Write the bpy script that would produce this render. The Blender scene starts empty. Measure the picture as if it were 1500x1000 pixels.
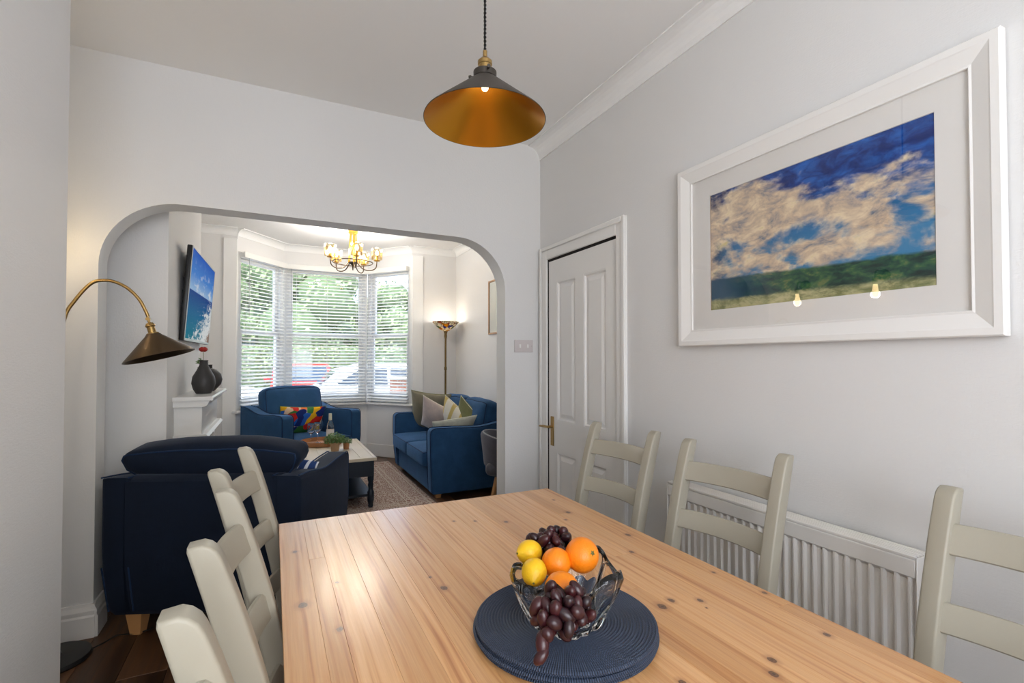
import bpy, bmesh, math, random
from mathutils import Vector, Matrix, noise
from math import sin, cos, pi, radians, sqrt
random.seed(7)
SC = bpy.context.scene
COL = SC.collection

# ---------------------------------------------------------------- camera
cam_data = bpy.data.cameras.new('camera')
cam = bpy.data.objects.new('camera', cam_data)
COL.objects.link(cam)
cam_data.sensor_width = 36.0
cam_data.lens = 715.0 / 1500.0 * 36.0
cam_data.shift_y = 14.5 / 1500.0
cam_data.clip_start = 0.05
cam_data.clip_end = 300
cam.location = (0, 0, 1.34)
cam.rotation_euler = (radians(91.0), 0, radians(-26.1))
SC.camera = cam

# ---------------------------------------------------------------- world, lights, exposure
SC.view_settings.view_transform = 'Standard'
SC.view_settings.look = 'None'
SC.view_settings.gamma = 1.0
SC.view_settings.use_curve_mapping = False
SC.view_settings.exposure = 0.0

W = bpy.data.worlds.new('world')
SC.world = W
W.use_nodes = True
wn = W.node_tree
wn.nodes.clear()
w_out = wn.nodes.new('ShaderNodeOutputWorld')
w_bg = wn.nodes.new('ShaderNodeBackground')
w_tc = wn.nodes.new('ShaderNodeTexCoord')
w_no = wn.nodes.new('ShaderNodeTexNoise')
w_no.inputs['Scale'].default_value = 3.0
w_no.inputs['Detail'].default_value = 4.0
w_cr = wn.nodes.new('ShaderNodeValToRGB')
w_cr.color_ramp.elements[0].position = 0.42
w_cr.color_ramp.elements[0].color = (0.36, 0.58, 1.0, 1)
w_cr.color_ramp.elements[1].position = 0.58
w_cr.color_ramp.elements[1].color = (0.95, 0.98, 1.0, 1)
wn.links.new(w_tc.outputs['Generated'], w_no.inputs['Vector'])
wn.links.new(w_no.outputs['Fac'], w_cr.inputs['Fac'])
wn.links.new(w_cr.outputs['Color'], w_bg.inputs['Color'])
w_bg.inputs['Strength'].default_value = 3.8
wn.links.new(w_bg.outputs['Background'], w_out.inputs['Surface'])

def light(name, kind, loc, energy, color=(1, 1, 1), rot=(0, 0, 0), **kw):
    d = bpy.data.lights.new(name, kind)
    d.energy = energy
    d.color = color
    for k, v in kw.items():
        setattr(d, k, v)
    o = bpy.data.objects.new(name, d)
    COL.objects.link(o)
    o.location = loc
    o.rotation_euler = rot
    return o

# high hazy sun behind the house: it lights the street's trees and cars, not the rooms
light('sun', 'SUN', (0, 20, 20), 4.8, (1.0, 0.97, 0.92), (radians(30), 0, radians(-35)), angle=radians(3))
# daylight of the dining room's own window behind the camera
light('dining_window_daylight', 'AREA', (0.30, -1.36, 1.65), 49, (1.0, 0.985, 0.965), (radians(106), 0, 0),
      shape='RECTANGLE', size=1.5, size_y=1.7)
# portals guide the sky's light through the bay's three windows
def portal(loc, rz, w):
    return light('bay_portal', 'AREA', loc, 1, rot=(radians(-90), 0, rz), shape='RECTANGLE', size=w, size_y=1.85)
for _l, _r, _w in (((-.15, 6.86, 1.65), radians(52.9), .78), ((.66, 7.17, 1.65), 0, 1.1), ((1.46, 6.86, 1.65), radians(-52.9), .78)):
    _o = portal(_l, _r, _w)
    _o.data.cycles.is_portal = True

# ---------------------------------------------------------------- node helper
class NT:
    def __init__(self, name, disp=False):
        self.m = bpy.data.materials.new(name)
        self.m.use_nodes = True
        self.t = self.m.node_tree
        self.t.nodes.clear()
        self.out = self.t.nodes.new('ShaderNodeOutputMaterial')
    def n(self, typ, ins=None, **props):
        nd = self.t.nodes.new('ShaderNode' + typ)
        for k, v in props.items():
            setattr(nd, k, v)
        for k, v in (ins or {}).items():
            s = nd.inputs[k]
            if isinstance(v, bpy.types.NodeSocket):
                self.t.links.new(v, s)
            else:
                if isinstance(v, (tuple, list)) and len(v) == 3 and s.type == 'RGBA':
                    v = (*v, 1)
                s.default_value = v
        return nd
    def math(self, op, a, b=0.0, c=None, clamp=False):
        i = {0: a, 1: b}
        if c is not None:
            i[2] = c
        return self.n('Math', i, operation=op, use_clamp=clamp).outputs[0]
    def vmath(self, op, a, b=(0, 0, 0)):
        nd = self.n('VectorMath', {0: a, 1: b}, operation=op)
        return nd.outputs['Value'] if op in ('LENGTH', 'DISTANCE', 'DOT_PRODUCT') else nd.outputs[0]
    def mapr(self, v, a, b, c=0.0, d=1.0, smooth=True):
        return self.n('MapRange', {'Value': v, 'From Min': a, 'From Max': b, 'To Min': c, 'To Max': d},
                      interpolation_type='SMOOTHSTEP' if smooth else 'LINEAR').outputs[0]
    def mix(self, f, a, b, mode='MIX'):
        nd = self.t.nodes.new('ShaderNodeMix')
        nd.data_type = 'RGBA'
        nd.blend_type = mode
        for k, v in ((0, f), (6, a), (7, b)):
            s = nd.inputs[k]
            if isinstance(v, bpy.types.NodeSocket):
                self.t.links.new(v, s)
            else:
                if isinstance(v, (tuple, list)) and len(v) == 3:
                    v = (*v, 1)
                s.default_value = v
        return nd.outputs[2]
    def obj(self):
        return self.n('TexCoord').outputs['Object']
    def pos(self):
        return self.n('NewGeometry').outputs['Position']
    def map(self, v, scale=(1, 1, 1), loc=(0, 0, 0), rot=(0, 0, 0)):
        return self.n('Mapping', {'Vector': v, 'Scale': scale, 'Location': loc, 'Rotation': rot}).outputs[0]
    def noise(self, v, scale=5., detail=3., rough=.5, dist=0., out='Fac'):
        return self.n('TexNoise', {'Vector': v, 'Scale': scale, 'Detail': detail, 'Roughness': rough, 'Distortion': dist}).outputs[out]
    def ramp(self, f, stops, interp='LINEAR'):
        nd = self.n('ValToRGB', {'Fac': f})
        cr = nd.color_ramp
        cr.interpolation = interp
        while len(cr.elements) < len(stops):
            cr.elements.new(0.5)
        for e, (p, c) in zip(cr.elements, stops):
            e.position = p
            e.color = (*c, 1)
        return nd.outputs[0]
    def bump(self, h, strength=.2, dist=.01):
        return self.n('Bump', {'Height': h, 'Strength': strength, 'Distance': dist}).outputs[0]
    def bsdf(self, color, rough=.5, metal=0., normal=None, spec=.5, **kw):
        i = {'Base Color': color, 'Roughness': rough, 'Metallic': metal, 'Specular IOR Level': spec}
        for k, v in kw.items():
            i[k.replace('_', ' ')] = v
        if normal is not None:
            i['Normal'] = normal
        b = self.n('BsdfPrincipled', i)
        self.t.links.new(b.outputs[0], self.out.inputs[0])
        return b
    def surf(self, s):
        self.t.links.new(s, self.out.inputs[0])

def srgb(r, g, b):
    f = lambda c: (c / 255 / 12.92) if c / 255 <= .04045 else ((c / 255 + .055) / 1.055) ** 2.4
    return (f(r), f(g), f(b))

def simple(name, rgb, rough=.5, metal=0., bump=None, var=0., **kw):
    """rgb in sRGB 0-255; bump = (scale, strength)"""
    t = NT(name)
    c = srgb(*rgb)
    nrm = None
    p = t.obj()
    col = (*c, 1)
    if var:
        f = t.noise(p, 6., 4.)
        col = t.mix(f, tuple(x * (1 - var) for x in c), tuple(min(1, x * (1 + var)) for x in c))
    if bump:
        nrm = t.bump(t.noise(p, bump[0], 3.), bump[1], .004)
    t.bsdf(col, rough, metal, nrm, **kw)
    return t.m

# ---------------------------------------------------------------- mesh helpers
def link(name, verts, faces, mat, parent=None, smooth=False, loc=None, rot=None, mats=None):
    me = bpy.data.meshes.new(name)
    me.from_pydata([tuple(v) for v in verts], [], faces)
    me.update()
    return link_me(name, me, mat, parent, smooth, loc, rot, mats)

def link_me(name, me, mat, parent=None, smooth=False, loc=None, rot=None, mats=None):
    o = bpy.data.objects.new(name, me)
    for m in (mats or [mat]):
        if m is not None and len(me.materials) < (len(mats) if mats else 1):
            me.materials.append(m)
    if smooth:
        me.polygons.foreach_set('use_smooth', [True] * len(me.polygons))
    COL.objects.link(o)
    if parent is not None:
        o.parent = parent
    if loc is not None:
        o.location = loc
    if rot is not None:
        o.rotation_euler = rot
    return o

def from_bm(name, bm, mat, parent=None, smooth=False, loc=None, rot=None, mats=None, angle=None):
    me = bpy.data.meshes.new(name)
    bmesh.ops.recalc_face_normals(bm, faces=bm.faces)
    bm.to_mesh(me)
    bm.free()
    o = link_me(name, me, mat, parent, smooth or angle is not None, loc, rot, mats)
    if angle is not None:
        me.set_sharp_from_angle(angle=radians(angle))
    return o

def empty(name, label, cat, loc=(0, 0, 0), rz=0., group=None):
    o = bpy.data.objects.new(name, None)
    COL.objects.link(o)
    o.location = loc
    o.rotation_euler = (0, 0, rz)
    o.empty_display_size = .1
    tag(o, label, cat, group)
    return o

def tag(o, label, cat, group=None, kind=None):
    if label:
        o['label'] = label
    if cat:
        o['category'] = cat
    if group:
        o['group'] = group
    if kind:
        o['kind'] = kind
    return o

def struct(o, label=None):
    o['kind'] = 'structure'
    if label:
        o['label'] = label
    return o

def box_bm(bm, x0, x1, y0, y1, z0, z1, bev=0., seg=1, M=None, mat=0):
    vs = [bm.verts.new(p) for p in [(x0, y0, z0), (x1, y0, z0), (x1, y1, z0), (x0, y1, z0),
                                    (x0, y0, z1), (x1, y0, z1), (x1, y1, z1), (x0, y1, z1)]]
    fs = [bm.faces.new([vs[i] for i in f]) for f in
          ((0, 3, 2, 1), (4, 5, 6, 7), (0, 1, 5, 4), (1, 2, 6, 5), (2, 3, 7, 6), (3, 0, 4, 7))]
    for f in fs:
        f.material_index = mat
    if bev:
        es = list({e for f in fs for e in f.edges})
        r = bmesh.ops.bevel(bm, geom=es, offset=bev, segments=seg, affect='EDGES', profile=.5)
        vs = list({v for f in r['faces'] for v in f.verts} | {v for v in vs if v.is_valid})
        for f in r['faces']:
            f.material_index = mat
    if M is not None:
        bmesh.ops.transform(bm, matrix=M, verts=[v for v in vs if v.is_valid])
    return bm

def box(name, dims, mat, parent=None, bev=0., seg=1, loc=None, rot=None):
    bm = bmesh.new()
    box_bm(bm, *dims, bev=bev, seg=seg)
    return from_bm(name, bm, mat, parent, loc=loc, rot=rot, angle=40 if bev else None)

def boxes(name, lst, mat, parent=None, bev=0., loc=None, rot=None, mats=None):
    bm = bmesh.new()
    for d in lst:
        b2 = bmesh.new()
        box_bm(b2, *d[:6], bev=bev, mat=d[6] if len(d) > 6 else 0)
        me = bpy.data.meshes.new('tmp')
        b2.to_mesh(me); b2.free()
        bm.from_mesh(me)
        bpy.data.meshes.remove(me)
    return from_bm(name, bm, mat, parent, loc=loc, rot=rot, angle=40 if bev else None, mats=mats)

def join(*bms):
    bm = bmesh.new()
    for b2 in bms:
        me = bpy.data.meshes.new('tmp')
        b2.to_mesh(me); b2.free()
        bm.from_mesh(me)
        bpy.data.meshes.remove(me)
    return bm

def prism_bm(pts, a, b, axis='x', bev=0., seg=2, mat=0):
    """2D outline pts extruded between a and b along axis. axis x: pts=(y,z); y: (x,z); z: (x,y)"""
    bm = bmesh.new()
    def P(p, t):
        return {'x': (t, p[0], p[1]), 'y': (p[0], t, p[1]), 'z': (p[0], p[1], t)}[axis]
    A = [bm.verts.new(P(p, a)) for p in pts]
    B = [bm.verts.new(P(p, b)) for p in pts]
    n = len(pts)
    f1 = bm.faces.new(A); f2 = bm.faces.new(B[::-1])
    for i in range(n):
        bm.faces.new((A[i], B[i], B[(i + 1) % n], A[(i + 1) % n]))
    bmesh.ops.recalc_face_normals(bm, faces=bm.faces)
    if bev:
        es = [e for e in bm.edges if (f1 in e.link_faces or f2 in e.link_faces)]
        bmesh.ops.bevel(bm, geom=es, offset=bev, segments=seg, affect='EDGES', profile=.5)
    for f in bm.faces:
        f.material_index = mat
    return bm

def lathe_bm(prof, seg=32, M=None):
    bm = bmesh.new()
    rings = []
    for r, z in prof:
        if abs(r) < 1e-6:
            rings.append([bm.verts.new((0, 0, z))])
        else:
            rings.append([bm.verts.new((r * cos(2 * pi * i / seg), r * sin(2 * pi * i / seg), z)) for i in range(seg)])
    for a, b in zip(rings, rings[1:]):
        if len(a) == 1 and len(b) == 1:
            continue
        for i in range(seg):
            j = (i + 1) % seg
            if len(a) == 1:
                bm.faces.new((a[0], b[i], b[j]))
            elif len(b) == 1:
                bm.faces.new((a[i], b[0], a[j]))
            else:
                bm.faces.new((a[i], b[i], b[j], a[j]))
    if M is not None:
        bmesh.ops.transform(bm, matrix=M, verts=bm.verts)
    return bm

def lathe(name, prof, mat, parent=None, seg=32, loc=None, rot=None, angle=35):
    return from_bm(name, lathe_bm(prof, seg), mat, parent, loc=loc, rot=rot, angle=angle)

def tube_bm(pts, rad, seg=8, closed=False, caps=True):
    bm = bmesh.new()
    pts = [Vector(p) for p in pts]
    n = len(pts)
    rad = rad if isinstance(rad, (list, tuple)) else [rad] * n
    rings = []
    up = None
    for i, p in enumerate(pts):
        if closed:
            t = pts[(i + 1) % n] - pts[i - 1]
        else:
            t = pts[min(i + 1, n - 1)] - pts[max(i - 1, 0)]
        t.normalize()
        if up is None:
            up = Vector((0, 0, 1)) if abs(t.z) < .9 else Vector((1, 0, 0))
        s = t.cross(up).normalized()
        up = s.cross(t).normalized()
        rings.append([bm.verts.new(p + (s * cos(2 * pi * k / seg) + up * sin(2 * pi * k / seg)) * rad[i]) for k in range(seg)])
    m = n if closed else n - 1
    for i in range(m):
        a, b = rings[i], rings[(i + 1) % n]
        for k in range(seg):
            bm.faces.new((a[k], b[k], b[(k + 1) % seg], a[(k + 1) % seg]))
    if caps and not closed:
        bm.faces.new(rings[0][::-1]); bm.faces.new(rings[-1])
    return bm

def tube(name, pts, rad, mat, parent=None, seg=8, closed=False, loc=None, rot=None):
    return from_bm(name, tube_bm(pts, rad, seg, closed), mat, parent, loc=loc, rot=rot, angle=50)

def smooth_path(pts, n=8):
    """Catmull-Rom through pts"""
    P = [Vector(p) for p in pts]
    out = []
    for i in range(len(P) - 1):
        p0, p1, p2, p3 = P[max(i - 1, 0)], P[i], P[i + 1], P[min(i + 2, len(P) - 1)]
        for k in range(n):
            t = k / n
            out.append(.5 * ((2 * p1) + (p2 - p0) * t + (2 * p0 - 5 * p1 + 4 * p2 - p3) * t * t + (3 * p1 - p0 - 3 * p2 + p3) * t ** 3))
    out.append(P[-1])
    return out

def soft_bm(w, d, h, r, n=10, bulge=(0, 0, 0), fn=None):
    """rounded soft box centred on the origin, faces pushed out by bulge"""
    bm = bmesh.new()
    ts = [sin(pi / 2 * (2 * i / n - 1)) for i in range(n + 1)]
    half = (w / 2, d / 2, h / 2)
    cache = {}
    def V(p):
        k = tuple(round(c, 5) for c in p)
        if k not in cache:
            q = Vector([p[i] * half[i] for i in range(3)])
            inner = Vector([max(-(half[i] - r), min(half[i] - r, q[i])) for i in range(3)])
            dv = q - inner
            if dv.length > 1e-9:
                q = inner + dv.normalized() * r
            a, b, c = (1 - p[0] ** 2), (1 - p[1] ** 2), (1 - p[2] ** 2)
            q.x += p[0] * bulge[0] * b * c
            q.y += p[1] * bulge[1] * a * c
            q.z += p[2] * bulge[2] * a * b
            if fn:
                q = fn(q, p)
            cache[k] = bm.verts.new(q)
        return cache[k]
    for ax in range(3):
        for s in (-1, 1):
            for i in range(n):
                for j in range(n):
                    def C(u, v):
                        p = [0, 0, 0]
                        p[ax] = s; p[(ax + 1) % 3] = u; p[(ax + 2) % 3] = v
                        return p
                    f = [V(C(ts[i], ts[j])), V(C(ts[i + 1], ts[j])), V(C(ts[i + 1], ts[j + 1])), V(C(ts[i], ts[j + 1]))]
                    bm.faces.new(f if s > 0 else f[::-1])
    return bm

def soft(name, w, d, h, r, mat, parent=None, n=10, bulge=(0, 0, 0), fn=None, loc=None, rot=None):
    return from_bm(name, soft_bm(w, d, h, r, n, bulge, fn), mat, parent, smooth=True, loc=loc, rot=rot)

def soft_pt(w, d, h, r, bulge, fn, p, out=1.0):
    """the point of soft_bm's surface for cube coordinates p"""
    half = (w / 2, d / 2, h / 2)
    q = Vector([p[i] * half[i] for i in range(3)])
    inner = Vector([max(-(half[i] - r), min(half[i] - r, q[i])) for i in range(3)])
    dv = q - inner
    if dv.length > 1e-9:
        q = inner + dv.normalized() * r * out
    a, b, c = (1 - p[0] ** 2), (1 - p[1] ** 2), (1 - p[2] ** 2)
    q.x += p[0] * bulge[0] * b * c
    q.y += p[1] * bulge[1] * a * c
    q.z += p[2] * bulge[2] * a * b
    return fn(q, p) if fn else q

def pillow_bm(w, h, t, n=14, seed=0, slump=0.):
    bm = bmesh.new()
    ts = [sin(pi / 2 * (2 * i / n - 1)) for i in range(n + 1)]
    g = {}
    for s in (1, -1):
        for i, u in enumerate(ts):
            for j, v in enumerate(ts):
                edge = i in (0, n) or j in (0, n)
                if edge and s < 0:
                    g[s, i, j] = g[1, i, j]
                    continue
                x = w / 2 * u * (1 - .09 * (1 - v * v))
                z = h / 2 * v * (1 - .09 * (1 - u * u))
                y = s * t / 2 * ((1 - u ** 2) * (1 - v ** 2)) ** .42
                nz = noise.noise(Vector((u * 1.7 + seed, v * 1.7, s * 2.)))
                y += nz * t * .13 * (1 - u * u) * (1 - v * v) ** .5
                z -= slump * (1 - v) * .0
                g[s, i, j] = bm.verts.new((x, y, z))
    for s in (1, -1):
        for i in range(n):
            for j in range(n):
                f = [g[s, i, j], g[s, i + 1, j], g[s, i + 1, j + 1], g[s, i, j + 1]]
                bm.faces.new(f[::-1] if s > 0 else f)
    return bm

def pillow_edge(w, h, n=10):
    pts = []
    q = [(-1 + 2 * i / n, -1) for i in range(n)] + [(1, -1 + 2 * i / n) for i in range(n)] + \
        [(1 - 2 * i / n, 1) for i in range(n)] + [(-1, 1 - 2 * i / n) for i in range(n)]
    for u, v in q:
        pts.append((w / 2 * u * (1 - .09 * (1 - v * v)), 0, h / 2 * v * (1 - .09 * (1 - u * u))))
    return pts

def copy_tree(o, parent=None):
    c = o.copy()
    COL.objects.link(c)
    if parent is not None:
        c.parent = parent
    for ch in list(o.children):
        copy_tree(ch, c)
    return c
# ---------------------------------------------------------------- materials
def wall_mat(name, rgb, seams=False):
    t = NT(name)
    p = t.pos()
    c = srgb(*rgb)
    h1 = t.noise(t.map(p, (160, 160, 60)), 1., 2., .6)
    h2 = t.noise(t.map(p, (60, 60, 220)), 1., 2., .6)
    h = t.math('ADD', h1, h2)
    big = t.noise(p, .8, 2.)
    col = t.mix(big, tuple(x * .97 for x in c), c)
    t.bsdf(col, .62, normal=t.bump(h, .35, .0016), spec=.35)
    return t.m
M = {}
M['wall'] = wall_mat('wallpaper_warm_white', (226, 225, 223))
M['wall_living'] = wall_mat('wallpaper_living_white', (232, 231, 229))
M['ceiling'] = simple('ceiling_paint', (240, 239, 237), .8, bump=(40., .1))
M['white'] = simple('white_gloss_paint', (236, 234, 230), .28, bump=(25., .04))
M['white_matt'] = simple('white_satin_paint', (243, 243, 241), .45, bump=(30., .05))
M['upvc'] = simple('window_frame_white', (240, 241, 240), .3)
M['slat'] = simple('blind_slat_white', (238, 238, 234), .4)
M['radiator'] = simple('radiator_enamel', (226, 222, 216), .35)
M['dark_gap'] = simple('dark_recess', (40, 34, 30), .9)
M['socket'] = simple('socket_plastic', (206, 198, 196), .35)
M['black_plastic'] = simple('black_plastic', (22, 22, 24), .4)
M['chrome'] = simple('brushed_steel', (170, 170, 168), .3, 1.)

def floor_wood():
    t = NT('dark_oak_plank')
    p = t.obj()
    rnd = t.n('ObjectInfo').outputs['Random']
    off = t.n('CombineXYZ', {0: t.math('MULTIPLY', rnd, 37.), 1: t.math('MULTIPLY', rnd, 11.), 2: 0.}).outputs[0]
    q = t.vmath('ADD', p, off)
    g = t.noise(t.map(q, (38, 2.2, 5)), 1., 5., .6, .6)
    big = t.noise(t.map(q, (5, .8, 1)), 1., 2., .5)
    col = t.ramp(g, [(.25, srgb(60, 40, 25)), (.55, srgb(104, 72, 48)), (.8, srgb(136, 100, 68))])
    col = t.mix(t.mapr(big, .35, .7), col, t.mix(1.0, col, srgb(140, 130, 120), 'MULTIPLY'))
    tint = t.mapr(rnd, 0, 1, .75, 1.25, False)
    tc = t.n('CombineColor', {0: tint, 1: tint, 2: tint}).outputs[0]
    col = t.mix(1.0, col, tc, 'MULTIPLY')
    t.bsdf(col, t.mapr(g, .2, .8, .3, .5), normal=t.bump(g, .25, .001))
    return t.m
M['floor'] = floor_wood()

KNOTS = [(0.067, 1.68, .8), (0.071, 1.308, 1.3), (0.139, 1.156, .9), (0.16, 1.40, .6), (0.409, 1.242, 1.1), (0.395, 1.321, .5),
         (0.781, 1.645, .9), (1.086, 1.811, .6), (1.049, 1.64, 1.1), (0.993, 1.567, .6), (0.61, 1.737, .6), (0.681, 1.703, .6),
         (1.1, 1.339, 1.), (1.012, 1.216, .8), (1.123, 0.998, .6), (1.143, 0.853, .7), (0.963, 0.897, .8), (0.948, 0.864, .3),
         (0.856, 0.916, 1.2), (0.898, 0.929, .9), (1.092, 0.665, .8), (0.902, 0.658, .9), (0.864, 0.627, .9), (0.689, 0.685, .8),
         (0.33, 0.55, .8), (0.78, 0.3, 1.)]
def table_wood(knots=True):
    t = NT('pine_stave' if knots else 'pine_plain')
    p = t.pos()
    rnd = t.n('ObjectInfo').outputs['Random']
    off = t.n('CombineXYZ', {0: t.math('MULTIPLY', rnd, 23.), 1: t.math('MULTIPLY', rnd, 51.), 2: 0.}).outputs[0]
    # knots: distance to each knot, grain bends round them
    kd = None
    for (x, y, s) in (KNOTS if knots else []):
        v = t.vmath('SUBTRACT', p, (x, y, .74))
        v = t.vmath('MULTIPLY', v, (1 / (.0085 * s), 1 / (.0115 * s), 0))
        d = t.vmath('LENGTH', v)
        kd = d if kd is None else t.math('MINIMUM', kd, d)
    q = t.vmath('ADD', p, off)
    warp = t.noise(t.map(q, (6, 1.2, 1)), 1., 2., .5)
    qx = t.math('ADD', t.n('SeparateXYZ', {0: q}).outputs[0], t.math('MULTIPLY', warp, .035))
    if knots:
        bend = t.math('DIVIDE', .006, t.math('ADD', kd, .6))
        qx = t.math('ADD', qx, bend)
    qy = t.n('SeparateXYZ', {0: q}).outputs[1]
    gv = t.n('CombineXYZ', {0: t.math('MULTIPLY', qx, 60.), 1: t.math('MULTIPLY', qy, 1.1), 2: 0.}).outputs[0]
    g = t.noise(gv, 1., 3., .55)
    fine = t.noise(t.map(q, (420, 9, 1)), 1., 3., .6)
    col = t.ramp(g, [(.28, srgb(200, 144, 92)), (.46, srgb(222, 174, 120)), (.58, srgb(212, 158, 102)), (.72, srgb(176, 114, 64))])
    col = t.mix(t.math('MULTIPLY', t.mapr(fine, .35, .75), .22), col, srgb(176, 118, 72))
    sc = t.n('SeparateColor', {0: t.n('TexWhiteNoise', {'W': rnd}, noise_dimensions='1D').outputs['Color']})
    tint = t.n('CombineColor', {0: t.mapr(sc.outputs[0], 0, 1, .84, 1.10, False), 1: t.mapr(sc.outputs[0], 0, 1, .76, 1.10, False),
                                2: t.mapr(sc.outputs[0], 0, 1, .66, 1.12, False)}).outputs[0]
    col = t.mix(1.0, col, tint, 'MULTIPLY')
    if knots:
        wob = t.math('ADD', kd, t.math('MULTIPLY', t.math('SUBTRACT', t.noise(p, 160., 2.), .5), .7))
        halo = t.mapr(wob, 2.6, .9)
        col = t.mix(t.math('MULTIPLY', halo, .4), col, srgb(150, 92, 52))
        core = t.mapr(wob, 1.15, .7)
        ring = t.mapr(t.math('ABSOLUTE', t.math('SUBTRACT', wob, .5)), .0, .3)
        kc = t.mix(ring, srgb(112, 70, 42), srgb(62, 38, 24))
        col = t.mix(t.math('MULTIPLY', core, .92), col, kc)
    t.bsdf(col, t.mapr(g, .2, .8, .3, .4), normal=t.bump(fine, .06, .0005), spec=.5, Coat_Weight=.6, Coat_Roughness=.2)
    return t.m
M['pine'] = table_wood()
M['pine_plain'] = table_wood(False)
M['chair'] = simple('greige_chair_paint', (165, 159, 143), .42, bump=(60., .05), var=.03)

def velvet(name, rgb, rough=.85):
    t = NT(name)
    p = t.obj()
    c = srgb(*rgb)
    f = t.noise(p, 9., 4., .6, .4)
    g = t.noise(t.map(p, (260, 260, 90)), 1., 2.)
    col = t.mix(f, tuple(x * .62 for x in c), tuple(min(1, x * 1.35) for x in c))
    col = t.mix(t.math('MULTIPLY', g, .3), col, tuple(x * .6 for x in c))
    t.bsdf(col, rough, normal=t.bump(t.math('ADD', g, t.math('MULTIPLY', t.noise(p, 14., 2.), 2.)), .18, .003), spec=.25,
           Sheen_Weight=.5, Sheen_Roughness=.4, Sheen_Tint=(*[min(1, x * 3 + .1) for x in c], 1))
    return t.m
M['blue'] = velvet('blue_velvet', (38, 76, 114))
M['navy'] = velvet('navy_velvet', (13, 26, 45))
M['piping'] = velvet('navy_piping', (22, 44, 74))
M['sage'] = velvet('sage_fabric', (138, 132, 112))
M['olive'] = velvet('olive_fabric', (120, 122, 84))
M['blush'] = velvet('blush_fabric', (196, 180, 172))
M['cream'] = velvet('cream_fabric', (232, 224, 202))
M['grey_felt'] = velvet('grey_felt', (92, 92, 100))
M['light_piping'] = simple('light_grey_piping', (170, 170, 174), .7)
M['oak'] = simple('oak_foot', (188, 138, 88), .45, var=.12)
M['bronze'] = simple('dark_bronze', (92, 76, 58), .38, .85, bump=(30., .03))
M['bronze_dark'] = simple('pendant_shell', (74, 68, 62), .45, .6)
M['brass'] = simple('brass', (172, 142, 90), .28, 1.)
M['gold'] = simple('gold_metal', (214, 164, 70), .3, .9)
M['gold_inside'] = simple('gold_lacquer_inside', (196, 138, 40), .3, .85)
M['antique'] = simple('antique_brass', (122, 100, 62), .4, .8)
M['black_base'] = simple('black_base', (26, 26, 28), .4)
M['cable'] = simple('black_flex', (18, 16, 14), .8)
M['ct_dark'] = simple('dark_navy_paint', (24, 36, 48), .4)
M['ct_top'] = simple('pale_oak_top', (212, 198, 174), .4, var=.1)
M['mat'] = None
def placemat():
    t = NT('navy_woven_placemat')
    p = t.obj()
    s = t.n('SeparateXYZ', {0: p})
    ang = t.math('ARCTAN2', s.outputs[1], s.outputs[0])
    r = t.math('SQRT', t.math('ADD', t.math('POWER', s.outputs[0], 2.), t.math('POWER', s.outputs[1], 2.)))
    w = t.math('SINE', t.math('MULTIPLY', ang, 260.))
    n_ = t.noise(p, 120., 2.)
    col = t.mix(t.mapr(t.math('ADD', w, n_), -.6, 1.4), srgb(22, 30, 46), srgb(58, 72, 96))
    t.bsdf(col, .55, normal=t.bump(w, .6, .001))
    return t.m
M['mat'] = placemat()

def citrus(name, c1, c2):
    t = NT(name)
    p = t.obj()
    v = t.n('TexVoronoi', {'Vector': p, 'Scale': 420.}).outputs['Distance']
    f = t.noise(p, 18., 3.)
    t.bsdf(t.mix(f, srgb(*c1), srgb(*c2)), .38, normal=t.bump(v, .35, .001), spec=.45, Subsurface_Weight=.05)
    return t.m
M['orange'] = citrus('orange_peel', (240, 120, 8), (252, 150, 24))
M['lemon'] = citrus('lemon_peel', (238, 180, 12), (248, 204, 40))
M['calyx'] = simple('green_calyx', (86, 90, 40), .7)
def grape_mat():
    t = NT('dark_red_grape')
    p = t.obj()
    rnd = t.n('ObjectInfo').outputs['Random']
    f = t.noise(p, 60., 3.)
    c = t.mix(rnd, srgb(26, 9, 15), srgb(62, 18, 20))
    c = t.mix(t.math('MULTIPLY', t.mapr(f, .4, .8), .35), c, srgb(84, 62, 72))
    t.bsdf(c, .28, spec=.5, Subsurface_Weight=.1)
    return t.m
M['grape'] = grape_mat()
M['stem'] = simple('grape_stem', (120, 112, 60), .7)

def glass(name, tint=(1, 1, 1), rough=0., ior=1.45):
    t = NT(name)
    t.bsdf((*tint, 1), rough, Transmission_Weight=1.0, IOR=ior)
    return t.m
M['glass'] = glass('clear_glass', (.99, .995, .985), 0., 1.42)
M['rose_wine'] = glass('rose_wine_glass', (.95, .84, .70))

def thin_glass(name, tint=(1, 1, 1), refl=1.):
    t = NT(name)
    tr = t.n('BsdfTransparent', {'Color': tint})
    gl = t.n('BsdfGlossy', {'Roughness': 0.0})
    bf = t.n('NewGeometry').outputs['Backfacing']
    fr = t.n('Fresnel', {'IOR': t.mapr(bf, 0, 1, 1.45, 1 / 1.45, False)})
    mx = t.n('MixShader', {0: t.math('MULTIPLY', fr.outputs[0], refl), 1: tr.outputs[0], 2: gl.outputs[0]})
    t.surf(mx.outputs[0])
    return t.m
M['pane'] = thin_glass('window_glass')
M['picture_glass'] = thin_glass('picture_glass')
M['crystal'] = thin_glass('crystal_shade', (1.0, .93, .78), 2.5)

def emit(name, rgb, strength):
    t = NT(name)
    t.surf(t.n('Emission', {'Color': (*rgb, 1), 'Strength': strength}).outputs[0])
    return t.m
M['bulb'] = emit('warm_bulb', (1.0, .74, .38), 14.)
M['chand_bulb'] = emit('chandelier_bulb', (1.0, .76, .42), 14.)

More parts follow.
